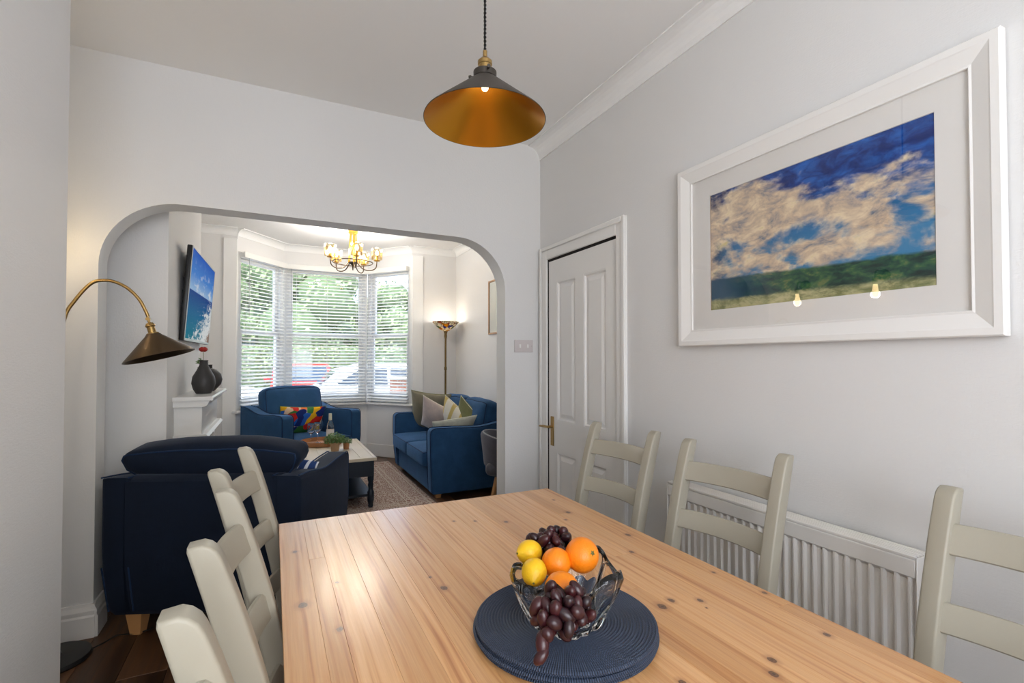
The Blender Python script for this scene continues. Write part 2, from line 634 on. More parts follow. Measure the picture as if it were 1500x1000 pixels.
def painting():
    t = NT('landscape_print')
    # object coordinates: x 0..0.81 across, z 0..0.51 up
    p = t.obj()
    s = t.n('SeparateXYZ', {0: p})
    X, Z = s.outputs[0], s.outputs[2]
    u = t.math('DIVIDE', X, .81); v = t.math('DIVIDE', Z, .508)
    q = t.map(p, (2.6, 1, 4.6), (3.1, 0, 1.7))
    n1 = t.noise(q, 1.5, 7., .58, .35)
    n2 = t.noise(t.map(p, (6, 1, 11), (1.3, 0, .2)), 2.2, 6., .65, .5)
    n3 = t.noise(t.map(p, (10, 1, 22)), 1., 6., .75, .3)
    # deep blue sky upper right and left edge
    sky = t.mix(t.mapr(n2, .35, .7), srgb(14, 42, 112), srgb(40, 104, 190))
    sky = t.mix(t.mapr(v, .85, .35), sky, srgb(60, 130, 176))
    dark = t.mapr(u, .16, .0)
    sky = t.mix(t.math('MULTIPLY', dark, .75), sky, srgb(34, 30, 58))
    # cloud cover: more in the middle and lower, clear in the top-right
    band = t.math('SUBTRACT', .62, t.math('ABSOLUTE', t.math('SUBTRACT', v, t.math('ADD', .68, t.math('MULTIPLY', u, -.12)))))
    cov = t.math('ADD', t.math('MULTIPLY', n1, 1.5), t.math('MULTIPLY', band, .9))
    cov = t.math('ADD', cov, t.math('MULTIPLY', n2, .35))
    cov = t.math('SUBTRACT', cov, t.math('MULTIPLY', t.mapr(u, .3, .8), t.math('MULTIPLY', t.mapr(v, .62, .9), .32)))
    cm = t.mapr(cov, 1.14, 1.36)
    cloud = t.ramp(t.noise(t.map(p, (9, 1, 17), (2, 0, 4)), 1., 6., .65, .4), [(.34, srgb(120, 130, 146)), (.42, srgb(186, 170, 156)), (.5, srgb(216, 194, 166)), (.6, srgb(240, 222, 190)), (.7, srgb(220, 206, 140))])
    col = t.mix(cm, sky, cloud)
    # hills
    hz = t.math('ADD', t.math('ADD', .27, t.math('MULTIPLY', u, -.055)), t.math('MULTIPLY', t.math('SUBTRACT', n2, .5), .06))
    hill = t.mapr(t.math('SUBTRACT', v, hz), .015, -.01)
    hc = t.ramp(n3, [(.38, srgb(16, 40, 44)), (.48, srgb(30, 74, 62)), (.56, srgb(60, 104, 66)), (.64, srgb(120, 126, 78)), (.72, srgb(120, 96, 70))])
    hc = t.mix(t.mapr(u, .5, .0), hc, srgb(50, 84, 110))
    col = t.mix(hill, col, hc)
    fz = t.math('ADD', t.math('ADD', .10, t.math('MULTIPLY', u, -.03)), t.math('MULTIPLY', t.math('SUBTRACT', n3, .5), .05))
    field = t.mapr(t.math('SUBTRACT', v, fz), .02, -.02)
    col = t.mix(field, col, t.mix(t.mapr(n3, .35, .65), srgb(112, 120, 76), srgb(196, 190, 144)))
    t.bsdf(col, .5, spec=.2)
    return t.m
M['painting'] = painting()

def tv_screen():
    t = NT('tv_screen_picture')
    p = t.obj()      # x 0..1 along, z 0..1 up
    s = t.n('SeparateXYZ', {0: p})
    u, v = s.outputs[0], s.outputs[2]
    n1 = t.noise(t.map(p, (5, 1, 9)), 1., 5., .6, .3)
    sky = t.ramp(v, [(.55, srgb(170, 206, 240)), (.75, srgb(70, 140, 226)), (1., srgb(28, 96, 204))])
    sky = t.mix(t.math('MULTIPLY', t.mapr(n1, .5, .7), t.mapr(v, .98, .6)), sky, srgb(240, 244, 250))
    sea = t.ramp(v, [(.0, srgb(20, 130, 150)), (.3, srgb(16, 110, 160)), (.55, srgb(18, 70, 150))])
    foam = t.noise(t.map(p, (9, 1, 12)), 1.3, 6., .7, .8)
    d = t.math('SUBTRACT', t.math('MULTIPLY', u, .75), t.math('MULTIPLY', v, .9))
    fm = t.mapr(t.math('ADD', foam, t.math('MULTIPLY', d, .6)), .62, .74)
    sea = t.mix(fm, sea, srgb(236, 240, 240))
    rock = t.mapr(t.math('ADD', d, t.math('MULTIPLY', foam, .5)), .82, .9)
    sea = t.mix(rock, sea, srgb(150, 120, 100))
    col = t.mix(t.mapr(t.math('SUBTRACT', v, t.math('MULTIPLY', u, .02)), .545, .555), sea, sky)
    t.surf(t.n('AddShader', {0: t.n('Emission', {'Color': col, 'Strength': .62}).outputs[0],
                             1: t.n('BsdfGlossy', {'Color': (.04, .04, .04, 1), 'Roughness': .15}).outputs[0]}).outputs[0])
    return t.m
M['tv'] = tv_screen()

def rug_mat():
    t = NT('faded_oriental_rug')
    p = t.obj()
    s = t.n('SeparateXYZ', {0: p})
    ax, ay = t.math('ABSOLUTE', s.outputs[0]), t.math('ABSOLUTE', s.outputs[1])
    # distance to the rug's edge (half sizes 0.85 x 1.1)
    e = t.math('MINIMUM', t.math('SUBTRACT', .83, ax), t.math('SUBTRACT', 1.1, ay))
    mir = t.n('CombineXYZ', {0: ax, 1: ay, 2: 0.}).outputs[0]
    v = t.n('TexVoronoi', {'Vector': mir, 'Scale': 9.}, feature='F1')
    vv = t.n('TexVoronoi', {'Vector': mir, 'Scale': 24.}, feature='F1')
    f = t.math('SINE', t.math('MULTIPLY', v.outputs['Distance'], 34.))
    f2 = t.math('SINE', t.math('MULTIPLY', vv.outputs['Distance'], 20.))
    pat = t.mapr(t.math('ADD', f, f2), -.3, .7)
    field = t.mix(pat, srgb(148, 116, 104), srgb(212, 198, 184))
    border = t.mix(pat, srgb(206, 190, 176), srgb(146, 110, 100))
    col = t.mix(t.mapr(e, .24, .235), field, border)
    for w0 in (.24, .05, .19):
        ln = t.mapr(t.math('ABSOLUTE', t.math('SUBTRACT', e, w0)), .008, .004)
        col = t.mix(ln, col, srgb(206, 194, 178))
    wear = t.noise(p, 7., 5., .7)
    col = t.mix(t.mapr(wear, .45, .8, 0, .4), col, srgb(176, 162, 150))
    t.bsdf(col, .95, normal=t.bump(t.noise(p, 300., 2.), .4, .003), spec=.1)
    return t.m
M['rug'] = rug_mat()

def floral():
    t = NT('bright_leaf_print')
    p = t.obj()
    q = t.map(p, (1, 1, 1), (0, 0, 0), (0, radians(35), 0))
    w = t.noise(p, 5., 2., out='Color')
    q = t.vmath('ADD', q, t.vmath('MULTIPLY', w, (.09, .0, .09)))
    v = t.n('TexVoronoi', {'Vector': t.map(q, (8, .01, 15)), 'Scale': 1.})
    r = t.n('SeparateColor', {0: v.outputs['Color']}).outputs[0]
    leaf = t.ramp(r, [(0., srgb(232, 176, 28)), (.24, srgb(24, 44, 110)), (.4, srgb(206, 40, 34)), (.56, srgb(40, 96, 180)),
                      (.7, srgb(60, 120, 60)), (.82, srgb(226, 196, 160)), (.92, srgb(230, 120, 60))], 'CONSTANT')
    m = t.mapr(v.outputs['Distance'], .85, .8)
    col = t.mix(m, srgb(222, 196, 170), leaf)
    t.bsdf(col, .8, spec=.2)
    return t.m
M['floral'] = floral()

def stripes(name, c1, c2, freq, axis=0):
    t = NT(name)
    p = t.obj()
    s = t.n('SeparateXYZ', {0: p})
    w = t.math('SINE', t.math('MULTIPLY', s.outputs[axis], freq))
    t.bsdf(t.mix(t.mapr(w, .3, .6), srgb(*c1), srgb(*c2)), .85, spec=.2, normal=t.bump(t.noise(p, 200., 2.), .2, .002))
    return t.m
M['cream_stripe'] = stripes('cream_gold_stripe', (236, 230, 214), (214, 190, 120), 44.)
M['blue_stripe'] = stripes('blue_white_stripe', (44, 68, 118), (220, 224, 230), 120.)

def tiffany():
    t = NT('stained_glass')
    p = t.obj()
    v = t.n('TexVoronoi', {'Vector': p, 'Scale': 20.})
    e = t.n('TexVoronoi', {'Vector': p, 'Scale': 22.}, feature='DISTANCE_TO_EDGE')
    r = t.n('SeparateColor', {0: v.outputs['Color']}).outputs[1]
    c = t.ramp(r, [(0., srgb(236, 226, 200)), (.36, srgb(224, 160, 40)), (.45, srgb(60, 110, 60)), (.58, srgb(240, 232, 212)),
                   (.72, srgb(60, 70, 160)), (.8, srgb(170, 100, 70)), (.88, srgb(230, 220, 190))], 'CONSTANT')
    lead = t.mapr(e.outputs['Distance'], .03, .06)
    b = t.n('BsdfPrincipled', {'Base Color': c, 'Roughness': .2})
    tl = t.n('BsdfTranslucent', {'Color': c})
    mx = t.n('MixShader', {0: .35, 1: b.outputs[0], 2: tl.outputs[0]})
    ld = t.n('BsdfPrincipled', {'Base Color': (*srgb(40, 34, 28), 1), 'Roughness': .5, 'Metallic': .5})
    t.surf(t.n('MixShader', {0: lead, 1: ld.outputs[0], 2: mx.outputs[0]}).outputs[0])
    return t.m
M['tiffany'] = tiffany()
M['vase'] = simple('dark_stoneware', (54, 52, 52), .5, bump=(30., .2), var=.2)
M['leaf'] = simple('plant_leaf', (104, 138, 78), .55, var=.3)
M['petal_red'] = simple('red_petal', (190, 50, 40), .6)
M['terracotta'] = simple('wooden_pot', (176, 140, 104), .6, var=.15)
M['tray'] = simple('tray_wood', (164, 112, 70), .45, var=.2)
M['paper'] = simple('white_mount', (232, 229, 224), .7)
M['print_paper'] = simple('print_paper', (214, 216, 206), .7, var=.08, bump=(10, .1))
M['light_oak'] = simple('light_oak_frame', (178, 140, 104), .5)
M['hearth'] = simple('hearth_black', (34, 38, 44), .6)
# outside
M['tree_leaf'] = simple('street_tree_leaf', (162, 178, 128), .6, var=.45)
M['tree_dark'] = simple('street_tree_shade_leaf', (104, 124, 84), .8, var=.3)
M['bark'] = simple('bark', (98, 84, 68), .9, var=.3)
M['asphalt'] = simple('asphalt', (150, 148, 146), .9, var=.1)
M['brick'] = None
def brick():
    t = NT('garden_brick')
    b = t.n('TexBrick', {'Vector': t.map(t.obj(), (1, 1, 1), (0, 0, 0), (radians(90), 0, 0)), 'Color1': (*srgb(176, 120, 92), 1), 'Color2': (*srgb(150, 98, 76), 1),
                         'Mortar': (*srgb(190, 184, 174), 1), 'Scale': 1., 'Mortar Size': .006, 'Brick Width': .22, 'Row Height': .075})
    t.bsdf(b.outputs[0], .9)
    return t.m
M['brick'] = brick()
M['car_white'] = simple('car_white', (236, 238, 242), .25)
M['car_red'] = simple('car_red', (196, 42, 34), .25)
M['car_silver'] = simple('car_silver', (190, 196, 204), .3, .4)
M['car_glass'] = simple('car_window', (60, 76, 92), .1)
M['tyre'] = simple('tyre', (30, 30, 32), .8)
M['orange_lamp'] = simple('car_indicator', (240, 120, 40), .3)
# ================================================================ the setting
CZ = 2.87
XR = 1.72          # right wall of the dining room
YA0, YA1 = 3.05, 3.19   # arch wall
LR = 2.31          # right wall of the living room
LL = -0.95         # left wall of the living room
YB = 6.5           # back wall, with the bay behind it
BAY = [(-.38, 6.5), (.12, 7.12), (1.2, 7.12), (1.68, 6.5)]

# floor: sub-floor slab with each board a piece of its own
fl = struct(box('floor', (-1.3, 2.5, -1.4, 7.3, -.1, -.02), M['dark_gap']))
pm = {}
def plank_mesh(L):
    L = round(L, 2)
    if L not in pm:
        bm = bmesh.new()
        box_bm(bm, -.0892, .0892, -L / 2 + .0008, L / 2 - .0008, -.02, 0, bev=.0014)
        me = bpy.data.meshes.new('plank')
        bmesh.ops.recalc_face_normals(bm, faces=bm.faces)
        bm.to_mesh(me); bm.free()
        me.materials.append(M['floor'])
        pm[L] = me
    return pm[L]
x = -1.21
k = 0
while x < 2.5:
    y = -1.4 - (k * .73) % 1.5
    while y < 7.3:
        y0, y1 = max(y, -1.4), min(y + 1.8, 7.3)
        if y1 - y0 > .1:
            o = bpy.data.objects.new('floor_plank', plank_mesh(y1 - y0))
            COL.objects.link(o); o.parent = fl; o.location = (x, (y0 + y1) / 2, 0)
        y += 1.8
    x += .18
    k += 1

struct(box('ceiling', (-1.3, 2.5, -1.4, 7.4, CZ, CZ + .1), M['ceiling']))

# dining room right wall with the door opening (Y 2.19..2.95, to z 2.03)
DY0, DY1, DZ = 2.165, 2.945, 2.04
struct(boxes('wall_right', [(XR, XR + .12, -1.4, DY0, 0, CZ), (XR, XR + .12, DY0, DY1, DZ, CZ), (XR, XR + .12, DY1, YA0, 0, CZ)], M['wall']))
struct(boxes('wall_left', [(-.72, -.56, -1.4, 1.905, 0, CZ), (-1.3, -.72, 1.785, 1.905, 0, CZ), (-1.3, -1.0, 1.905, YA0, 0, CZ)], M['wall']))
# wall behind the camera with the dining room's window
struct(boxes('wall_back', [(-1.3, -.5, -1.4, -1.28, 0, CZ), (1.1, 1.84, -1.4, -1.28, 0, CZ), (-.5, 1.1, -1.4, -1.28, 0, .75), (-.5, 1.1, -1.4, -1.28, 2.55, CZ)], M['wall']))
wf = struct(boxes('window_4', [(-.5, -.43, -1.38, -1.3, .75, 2.55), (1.03, 1.1, -1.38, -1.3, .75, 2.55), (-.43, 1.03, -1.38, -1.3, .75, .83),
                               (-.43, 1.03, -1.38, -1.3, 2.47, 2.55), (-.43, 1.03, -1.37, -1.31, 1.62, 1.68), (.27, .33, -1.37, -1.31, .83, 2.47)], M['upvc']))
box('pane', (-.43, 1.03, -1.342, -1.338, .83, 2.47), M['pane'], wf)

# arch wall: rounded opening, warm wall face, white painted lining
AX0, AX1, AZ, AR = -.776, 1.442, 2.155, .345
out = [(-1.3, 0), (AX0, 0)]
out += [(AX0 + AR - AR * cos(a), AZ - AR + AR * sin(a)) for a in [pi / 2 * i / 16 for i in range(17)]]
out += [(AX1 - AR + AR * sin(a), AZ - AR + AR * cos(a)) for a in [pi / 2 * i / 16 for i in range(17)]]
out += [(AX1, 0), (2.45, 0), (2.45, CZ), (-1.3, CZ)]
bm = prism_bm(out, YA0, YA1, 'y', bev=0)
inner = set(range(1, 36))
for f in bm.faces:
    c = f.calc_center_median()
    if abs(f.normal.y) < .5:
        f.material_index = 1 if (AX0 - .01 < c.x < AX1 + .01 and c.z < AZ + .01) else 0
    elif f.normal.y > 0:
        f.material_index = 2
struct(from_bm('wall_arch', bm, None, angle=30, mats=[M['wall'], M['white_matt'], M['wall_living']]))

# living room walls
struct(box('wall_living_left', (LL - .12, LL, YA1, YB, 0, CZ), M['wall_living']))
struct(box('wall_living_right', (LR, LR + .12, YA1, YB + .12, 0, CZ), M['wall_living']))
struct(boxes('wall_living_back', [(LL - .12, BAY[0][0], YB, YB + .12, 0, CZ), (BAY[3][0], LR, YB, YB + .12, 0, CZ)], M['wall_living']))
struct(box('chimney_breast', (LL, -.55, 3.42, 4.83, 0, CZ), M['wall_living']))
# trims round the bay opening
struct(boxes('trim_1', [(BAY[0][0] - .14, BAY[0][0] - .0, YB - .02, YB, .0, CZ - .12), (BAY[3][0], BAY[3][0] + .15, YB - .02, YB, .0, CZ - .12)], M['white_matt'], bev=.004))

# bay segments: low wall, sash window, top panel, sill
SILL, HEAD = .75, 2.61
def seg_frame(i):
    (x0, y0), (x1, y1) = BAY[i], BAY[i + 1]
    L = sqrt((x1 - x0) ** 2 + (y1 - y0) ** 2)
    return x0, y0, math.atan2(y1 - y0, x1 - x0), L
for i in range(3):
    x0, y0, a, L = seg_frame(i)
    t = .1
    side = ('left', 'front', 'right')[i]
    wl = boxes('wall_bay_' + side, [(0, L, 0, t, 0, SILL), (0, L, 0, t, HEAD, CZ)], M['wall_living'], loc=(x0, y0, 0), rot=(0, 0, a))
    struct(wl)
    e = .07 if i == 1 else .06
    wd = bpy.data.objects.new('window_%d' % (i + 1), None); COL.objects.link(wd)
    wd.location = (x0, y0, 0); wd.rotation_euler = (0, 0, a); wd.empty_display_size = .1
    struct(wd)
    boxes('window_frame', [(0, e, .0, t, SILL, HEAD), (L - e, L, .0, t, SILL, HEAD), (e, L - e, .02, t, SILL, SILL + .06), (e, L - e, .02, t, HEAD - .06, HEAD)], M['upvc'], wd, bev=.004)
    mz = 1.665
    boxes('upper_sash', [(e, e + .045, .045, .085, mz, HEAD - .06), (L - e - .045, L - e, .045, .085, mz, HEAD - .06),
                         (e + .045, L - e - .045, .045, .085, mz, mz + .045), (e + .045, L - e - .045, .045, .085, HEAD - .1, HEAD - .06)], M['upvc'], wd, bev=.003)
    boxes('lower_sash', [(e, e + .045, .02, .045, SILL + .06, mz + .04), (L - e - .045, L - e, .02, .045, SILL + .06, mz + .04),
                         (e + .045, L - e - .045, .02, .045, mz, mz + .04), (e + .045, L - e - .045, .02, .045, SILL + .06, SILL + .13)], M['upvc'], wd, bev=.003)
    box('upper_pane', (e + .045, L - e - .045, .063, .067, mz + .045, HEAD - .1), M['pane'], wd)
    box('lower_pane', (e + .045, L - e - .045, .031, .035, SILL + .13, mz), M['pane'], wd)
    lo = -.02 if i else -.06
    box('window_sill', (lo if i else -.05, L + (0 if i < 2 else .05), -.06, .02, SILL - .03, SILL), M['white'], wd, bev=.006, seg=2)
    struct(box('baseboard_bay_' + side, (0.01, L - .01, -.02, 0, 0, .17), M['white'], bev=.005, loc=(x0, y0, 0), rot=(0, 0, a)))

# living room cornice (cove along left, back, bay and right walls)
def cove(name, p0, p1, inward, s=.085, mat=None, drop=None):
    """concave strip from p0 to p1 (xy) at the ceiling; inward = unit vector into the room"""
    drop = drop or s
    prof = [(0, -drop), (.008, -drop)] + [(.008 + (s - .016) * (1 - cos(a)), -.008 - (drop - .016) * (1 - sin(a))) for a in [pi / 2 * k / 6 for k in range(7)]] + [(s, -.008), (s, 0), (0, 0)]
    vs = []
    for p in (p0, p1):
        for (u, z) in prof:
            vs.append((p[0] + inward[0] * u, p[1] + inward[1] * u, CZ + z))
    n = len(prof)
    fs = [(k, (k + 1) % n, n + (k + 1) % n, n + k) for k in range(n)] + [tuple(range(n))[::-1], tuple(range(n, 2 * n))]
    o = link(name, vs, fs, mat or M['white_matt'])
    me = o.data
    bm = bmesh.new(); bm.from_mesh(me); bmesh.ops.recalc_face_normals(bm, faces=bm.faces); bm.to_mesh(me); bm.free()
    return struct(o)
cove('trim_2', (XR, -1.28), (XR, YA0), (-1, 0), .095, M['ceiling'])
cove('trim_3', (LR, YA1), (LR, YB), (-1, 0))
cove('trim_4', (LL, YA1), (LL, 3.42), (1, 0)); cove('trim_5', (-.55, 3.42), (-.55, 4.83), (1, 0)); cove('trim_6', (LL, 4.83), (LL, YB), (1, 0))
cove('trim_7', (LL, YB), BAY[0], (0, -1)); cove('trim_8', BAY[3], (LR, YB), (0, -1))
for i in range(3):
    x0, y0, a, L = seg_frame(i)
    cove('trim_%d' % (9 + i), BAY[i], BAY[i + 1], (sin(a), -cos(a)))

# baseboards
def skirting(name, p0, p1, inward, h=.16):
    prof = [(0, 0), (.022, 0), (.022, h * .62), (.017, h * .68), (.018, h * .8), (.010, h * .92), (.008, h), (0, h)]
    vs = [(p[0] + inward[0] * u, p[1] + inward[1] * u, z) for p in (p0, p1) for (u, z) in prof]
    n = len(prof)
    fs = [(k, (k + 1) % n, n + (k + 1) % n, n + k) for k in range(n)] + [tuple(range(n))[::-1], tuple(range(n, 2 * n))]
    o = link(name, vs, fs, M['white'])
    bm = bmesh.new(); bm.from_mesh(o.data); bmesh.ops.recalc_face_normals(bm, faces=bm.faces); bm.to_mesh(o.data); bm.free()
    return struct(o)
skirting('baseboard_arch_left', (-1.0, YA0), (AX0 + .01, YA0), (0, -1))
skirting('baseboard_arch_reveal', (AX0, YA0 - .015), (AX0, YA1), (1, 0))
skirting('baseboard_arch_right', (AX1, YA0), (XR, YA0), (0, -1))
skirting('baseboard_left', (-1.0, 1.905), (-1.0, YA0), (1, 0))
skirting('baseboard_right', (XR, -1.28), (XR, DY0 - .09), (-1, 0))
skirting('baseboard_living_right', (LR, YA1), (LR, YB), (-1, 0), .17)
skirting('baseboard_living_back', (BAY[3][0] + .15, YB), (LR, YB), (0, -1), .17)
skirting('baseboard_living_left', (LL, YA1), (LL, 3.42), (1, 0), .17)
skirting('baseboard_chimney', (LL, 3.42), (-.55, 3.42), (0, -1), .17)

# door in the right wall
dr = bpy.data.objects.new('door_1', None); COL.objects.link(dr); dr.location = (XR, 0, 0); dr.empty_display_size = .1
struct(dr)
def archi(parts):
    return boxes('architrave', parts, M['white'], dr, bev=.005)
archi([(-.016, 0, DY1 - .008, DY1 + .078, 0, DZ + .085), (-.016, 0, DY0 - .078, DY0 + .008, 0, DZ + .085), (-.016, 0, DY0 + .008, DY1 - .008, DZ - .005, DZ + .085),
       (-.027, -.016, DY1 + .05, DY1 + .078, 0, DZ + .085), (-.027, -.016, DY0 - .078, DY0 - .05, 0, DZ + .085), (-.027, -.016, DY0 - .05, DY1 + .05, DZ + .057, DZ + .085)])
boxes('door_lining', [(0, .11, DY1 - .012, DY1, 0, DZ), (0, .11, DY0, DY0 + .012, 0, DZ), (0, .11, DY0 + .012, DY1 - .012, DZ - .012, DZ), (.045, .11, DY0 + .02, DY1 - .02, 0, DZ - .02)], M['dark_gap'], dr)
# door leaf: stiles, rails and four fielded panels
Y0, Y1, Z0, Z1 = DY0 + .014, DY1 - .014, .008, DZ - .02
st = .105; mid = (Y0 + Y1) / 2; mu = .045
zr = (.92, 1.08)     # lock rail zone lower/upper z -> panels 0.22-0.74, 0.93-1.90
ya_, yb_ = Y0 + st, Y1 - st
leaf = boxes('door_leaf', [(.002, .04, Y0, ya_, Z0, Z1), (.002, .04, yb_, Y1, Z0, Z1), (.002, .04, ya_, yb_, Z0, .22), (.002, .04, ya_, yb_, .72, .93), (.002, .04, ya_, yb_, 1.87, Z1),
                    (.002, .04, mid - mu, mid + mu, .22, .72), (.002, .04, mid - mu, mid + mu, .93, 1.87)], M['white'], dr)
for (ya, yb) in ((Y0 + st, mid - mu), (mid + mu, Y1 - st)):
    for (za, zb) in ((.22, .72), (.93, 1.87)):
        bm = bmesh.new()
        b2 = .016
        o_ = [(.016, ya, za), (.016, yb, za), (.016, yb, zb), (.016, ya, zb)]
        def ring(d, x):
            return [bm.verts.new(p) for p in ((x, ya + d, za + d), (x, yb - d, za + d), (x, yb - d, zb - d), (x, ya + d, zb - d))]
        rs = [ring(0, .004), ring(.008, .004), ring(.016, .014), ring(.026, .014), ring(.05, .006)]
        for q, w in zip(rs, rs[1:]):
            for k in range(4):
                bm.faces.new((q[k], q[(k + 1) % 4], w[(k + 1) % 4], w[k]))
        bm.faces.new(rs[-1])
        # back so that the panel has thickness
        bk = [bm.verts.new(p) for p in ((.028, ya, za), (.028, yb, za), (.028, yb, zb), (.028, ya, zb))]
        for k in range(4):
            bm.faces.new((rs[0][k], bk[k], bk[(k + 1) % 4], rs[0][(k + 1) % 4]))
        bm.faces.new(bk)
        from_bm('door_panel', bm, M['white'], dr)
hy, hz = Y1 - .048, .885
hd = boxes('door_handle', [(-.004, .002, hy - .021, hy + .021, hz - .13, hz + .07)], M['brass'], dr, bev=.003)
from_bm('lever', join(tube_bm([(-.004, hy, hz), (-.04, hy, hz)], .009, 10), tube_bm([(-.038, hy - .008, hz), (-.04, hy + .04, hz), (-.042, hy + .1, hz - .004)], [.008, .009, .007], 10)), M['brass'], hd, angle=40)
for hz_ in (1.80, .25):
    from_bm('hinge', join(tube_bm([(-.004, Y0 - .004, hz_ - .045), (-.004, Y0 - .004, hz_ + .045)], .006, 8)), M['chrome'], dr, angle=40)

# outside ground
struct(box('ground', (-30, 34, 7.25, 70, -.35, -.22), M['asphalt']))
struct(box('pavement', (-30, 34, 10.2, 12.0, -.22, -.12), simple('paving', (190, 186, 180), .9, var=.08)))
# ================================================================ dining table
dt = empty('dining_table', 'long dining table with a knotty pine top made of glued staves', 'table', (.59, 1.02, 0))
TX0, TX1, TY0, TY1, TZ = .024, 1.158, .05, 1.99, .74
rr = random.Random(11)
xs = [TX0]
while xs[-1] < TX1 - .1:
    xs.append(xs[-1] + rr.choice([.05, .062, .07, .078, .045]))
xs[-1] = TX1
if xs[-1] - xs[-2] > .1:
    xs.insert(-1, (xs[-1] + xs[-2]) / 2)
for i, (a, b) in enumerate(zip(xs, xs[1:])):
    cuts = [TY0] + sorted(rr.uniform(TY0 + .35, TY1 - .35) for _ in range(rr.choice([0, 0, 1, 1]))) + [TY1]
    for c, d in zip(cuts, cuts[1:]):
        ox, oy = (a + b) / 2, (c + d) / 2
        bm = bmesh.new()
        box_bm(bm, a - ox, b - ox, c - oy, d - oy, -.032, 0, bev=.0007)
        from_bm('stave', bm, M['pine'], dt, loc=(ox - .59, oy - 1.02, TZ))
boxes('apron', [(-.48, .48, .86, .885, .61, .707), (-.48, .48, -.885, -.86, .61, .707), (-.48, -.455, -.86, .86, .61, .707), (.455, .48, -.86, .86, .61, .707)], M['pine_plain'], dt, bev=.002)
for sx in (-1, 1):
    for y in (.49, -.15):
        x = sx * .475
        lathe_o = box('leg', (x - .035, x + .035, y - .035, y + .035, 0, .706), M['pine_plain'], dt, bev=.006, seg=2)

# ================================================================ dining chairs
def post_outline():
    ctr = [(0, -.055), (.2, -.02), (.43, .005), (.55, -.004), (.74, -.045), (.9, -.088), (1.03, -.128)]
    hd = [.017, .022, .025, .026, .027, .026, .023]
    cs = smooth_path([(c, h, z) for (z, c), h in zip(ctr, hd)], 5)
    front = [(p.x + p.y, p.z) for p in cs]; back = [(p.x - p.y, p.z) for p in cs]
    # rounded top
    fz = front[-1]; bz = back[-1]
    sl = (-.128 + .088) / .13
    F = lambda z: fz[0] + sl * (z - 1.03)
    B = lambda z: bz[0] + sl * (z - 1.03)
    front = [p for p in front if p[1] < .985] + [(F(1.002), 1.002), (F(1.015) - .003, 1.015), (F(1.024) - .010, 1.024), (F(1.029) - .020, 1.029)]
    back = [p for p in back if p[1] < .985] + [(B(1.018), 1.018), (B(1.026) + .003, 1.026)]
    return front + back[::-1]
PO = post_outline()
def back_y(z):
    ctr = [(0, -.055), (.2, -.02), (.43, .005), (.55, -.004), (.74, -.045), (.9, -.088), (1.03, -.128)]
    for (z0, y0), (z1, y1) in zip(ctr, ctr[1:]):
        if z0 <= z <= z1:
            return y0 + (y1 - y0) * (z - z0) / (z1 - z0)
HB = .188
def make_chair():
    c = empty('dining_chair', None, 'chair')
    for s in (-1, 1):
        from_bm('back_post', prism_bm(PO, s * HB - .021, s * HB + .021, 'x', bev=.006, seg=3), M['chair'], c, angle=35)
    for zc, h in ((.912, .07), (.738, .066), (.562, .06)):
        bm = bmesh.new()
        n = 12
        rings = []
        for i in range(n + 1):
            u = -1 + 2 * i / n
            x = u * (HB - .018)
            yc = back_y(zc) - .030 * (1 - u * u) + .004
            th = .009
            lean = (back_y(min(1.02, zc + h / 2)) - back_y(zc - h / 2)) / h
            pr = []
            for (dy, dz) in ((-th, -h / 2 + .004), (-th + .004, -h / 2), (th - .004, -h / 2), (th, -h / 2 + .004), (th, h / 2 - .006), (th - .005, h / 2), (-th + .005, h / 2), (-th, h / 2 - .006)):
                pr.append(bm.verts.new((x, yc + dy + lean * dz, zc + dz)))
            rings.append(pr)
        for a, b in zip(rings, rings[1:]):
            for k in range(8):
                bm.faces.new((a[k], b[k], b[(k + 1) % 8], a[(k + 1) % 8]))
        bm.faces.new(rings[0]); bm.faces.new(rings[-1][::-1])
        from_bm('back_rail', bm, M['chair'], c, angle=40)
    seat = [(-.2, .02), (.2, .02), (.218, .40), (.205, .425), (-.205, .425), (-.218, .40)]
    from_bm('seat', prism_bm(seat, .432, .452, 'z', bev=.005), M['chair'], c, angle=40)
    for s in (-1, 1):
        box('front_leg', (s * .19 - .019, s * .19 + .019, .375, .413, 0, .432), M['chair'], c, bev=.004)
        box('side_stretcher', (s * .19 - .009, s * .19 + .009, .0, .385, .17, .205), M['chair'], c, bev=.003)
        box('side_apron', (s * .19 - .009, s * .19 + .009, .02, .385, .375, .432), M['chair'], c, bev=.003)
    box('front_apron', (-.18, .18, .385, .403, .375, .432), M['chair'], c, bev=.003)
    box('cross_stretcher', (-.185, .185, .19, .208, .175, .2), M['chair'], c, bev=.003)
    return c
proto = make_chair()
CH = [
    # x of back at seat level, y centre, rz (facing), label
    (1.362, 1.828, pi / 2 + radians(6), 'greige painted ladder-back chair on the radiator side, farthest one, in front of the white door'),
    (1.378, 1.232, pi / 2 + radians(6), 'greige painted ladder-back chair on the radiator side, middle one, in front of the radiator'),
    (1.37, .425, pi / 2 + radians(-1), 'greige painted ladder-back chair cut off by the right edge, nearest on the radiator side'),
    (.012, 1.79, -pi / 2 + radians(-8), 'greige painted ladder-back chair at the far left of the table, against the dark armchair'),
    (.024, 1.175, -pi / 2 + radians(-1), 'greige painted ladder-back chair on the left of the table, second from the dark armchair'),
    (.024, .545, -pi / 2, 'greige painted ladder-back chair at the bottom edge, nearest on the left of the table'),
]
for i, (x, y, rz, lb) in enumerate(CH):
    c = proto if i == 0 else copy_tree(proto)
    c.location = (x, y, 0)
    c.rotation_euler = (0, 0, rz)
    c['label'] = lb
    c['group'] = 'ladder-back chairs round the dining table'

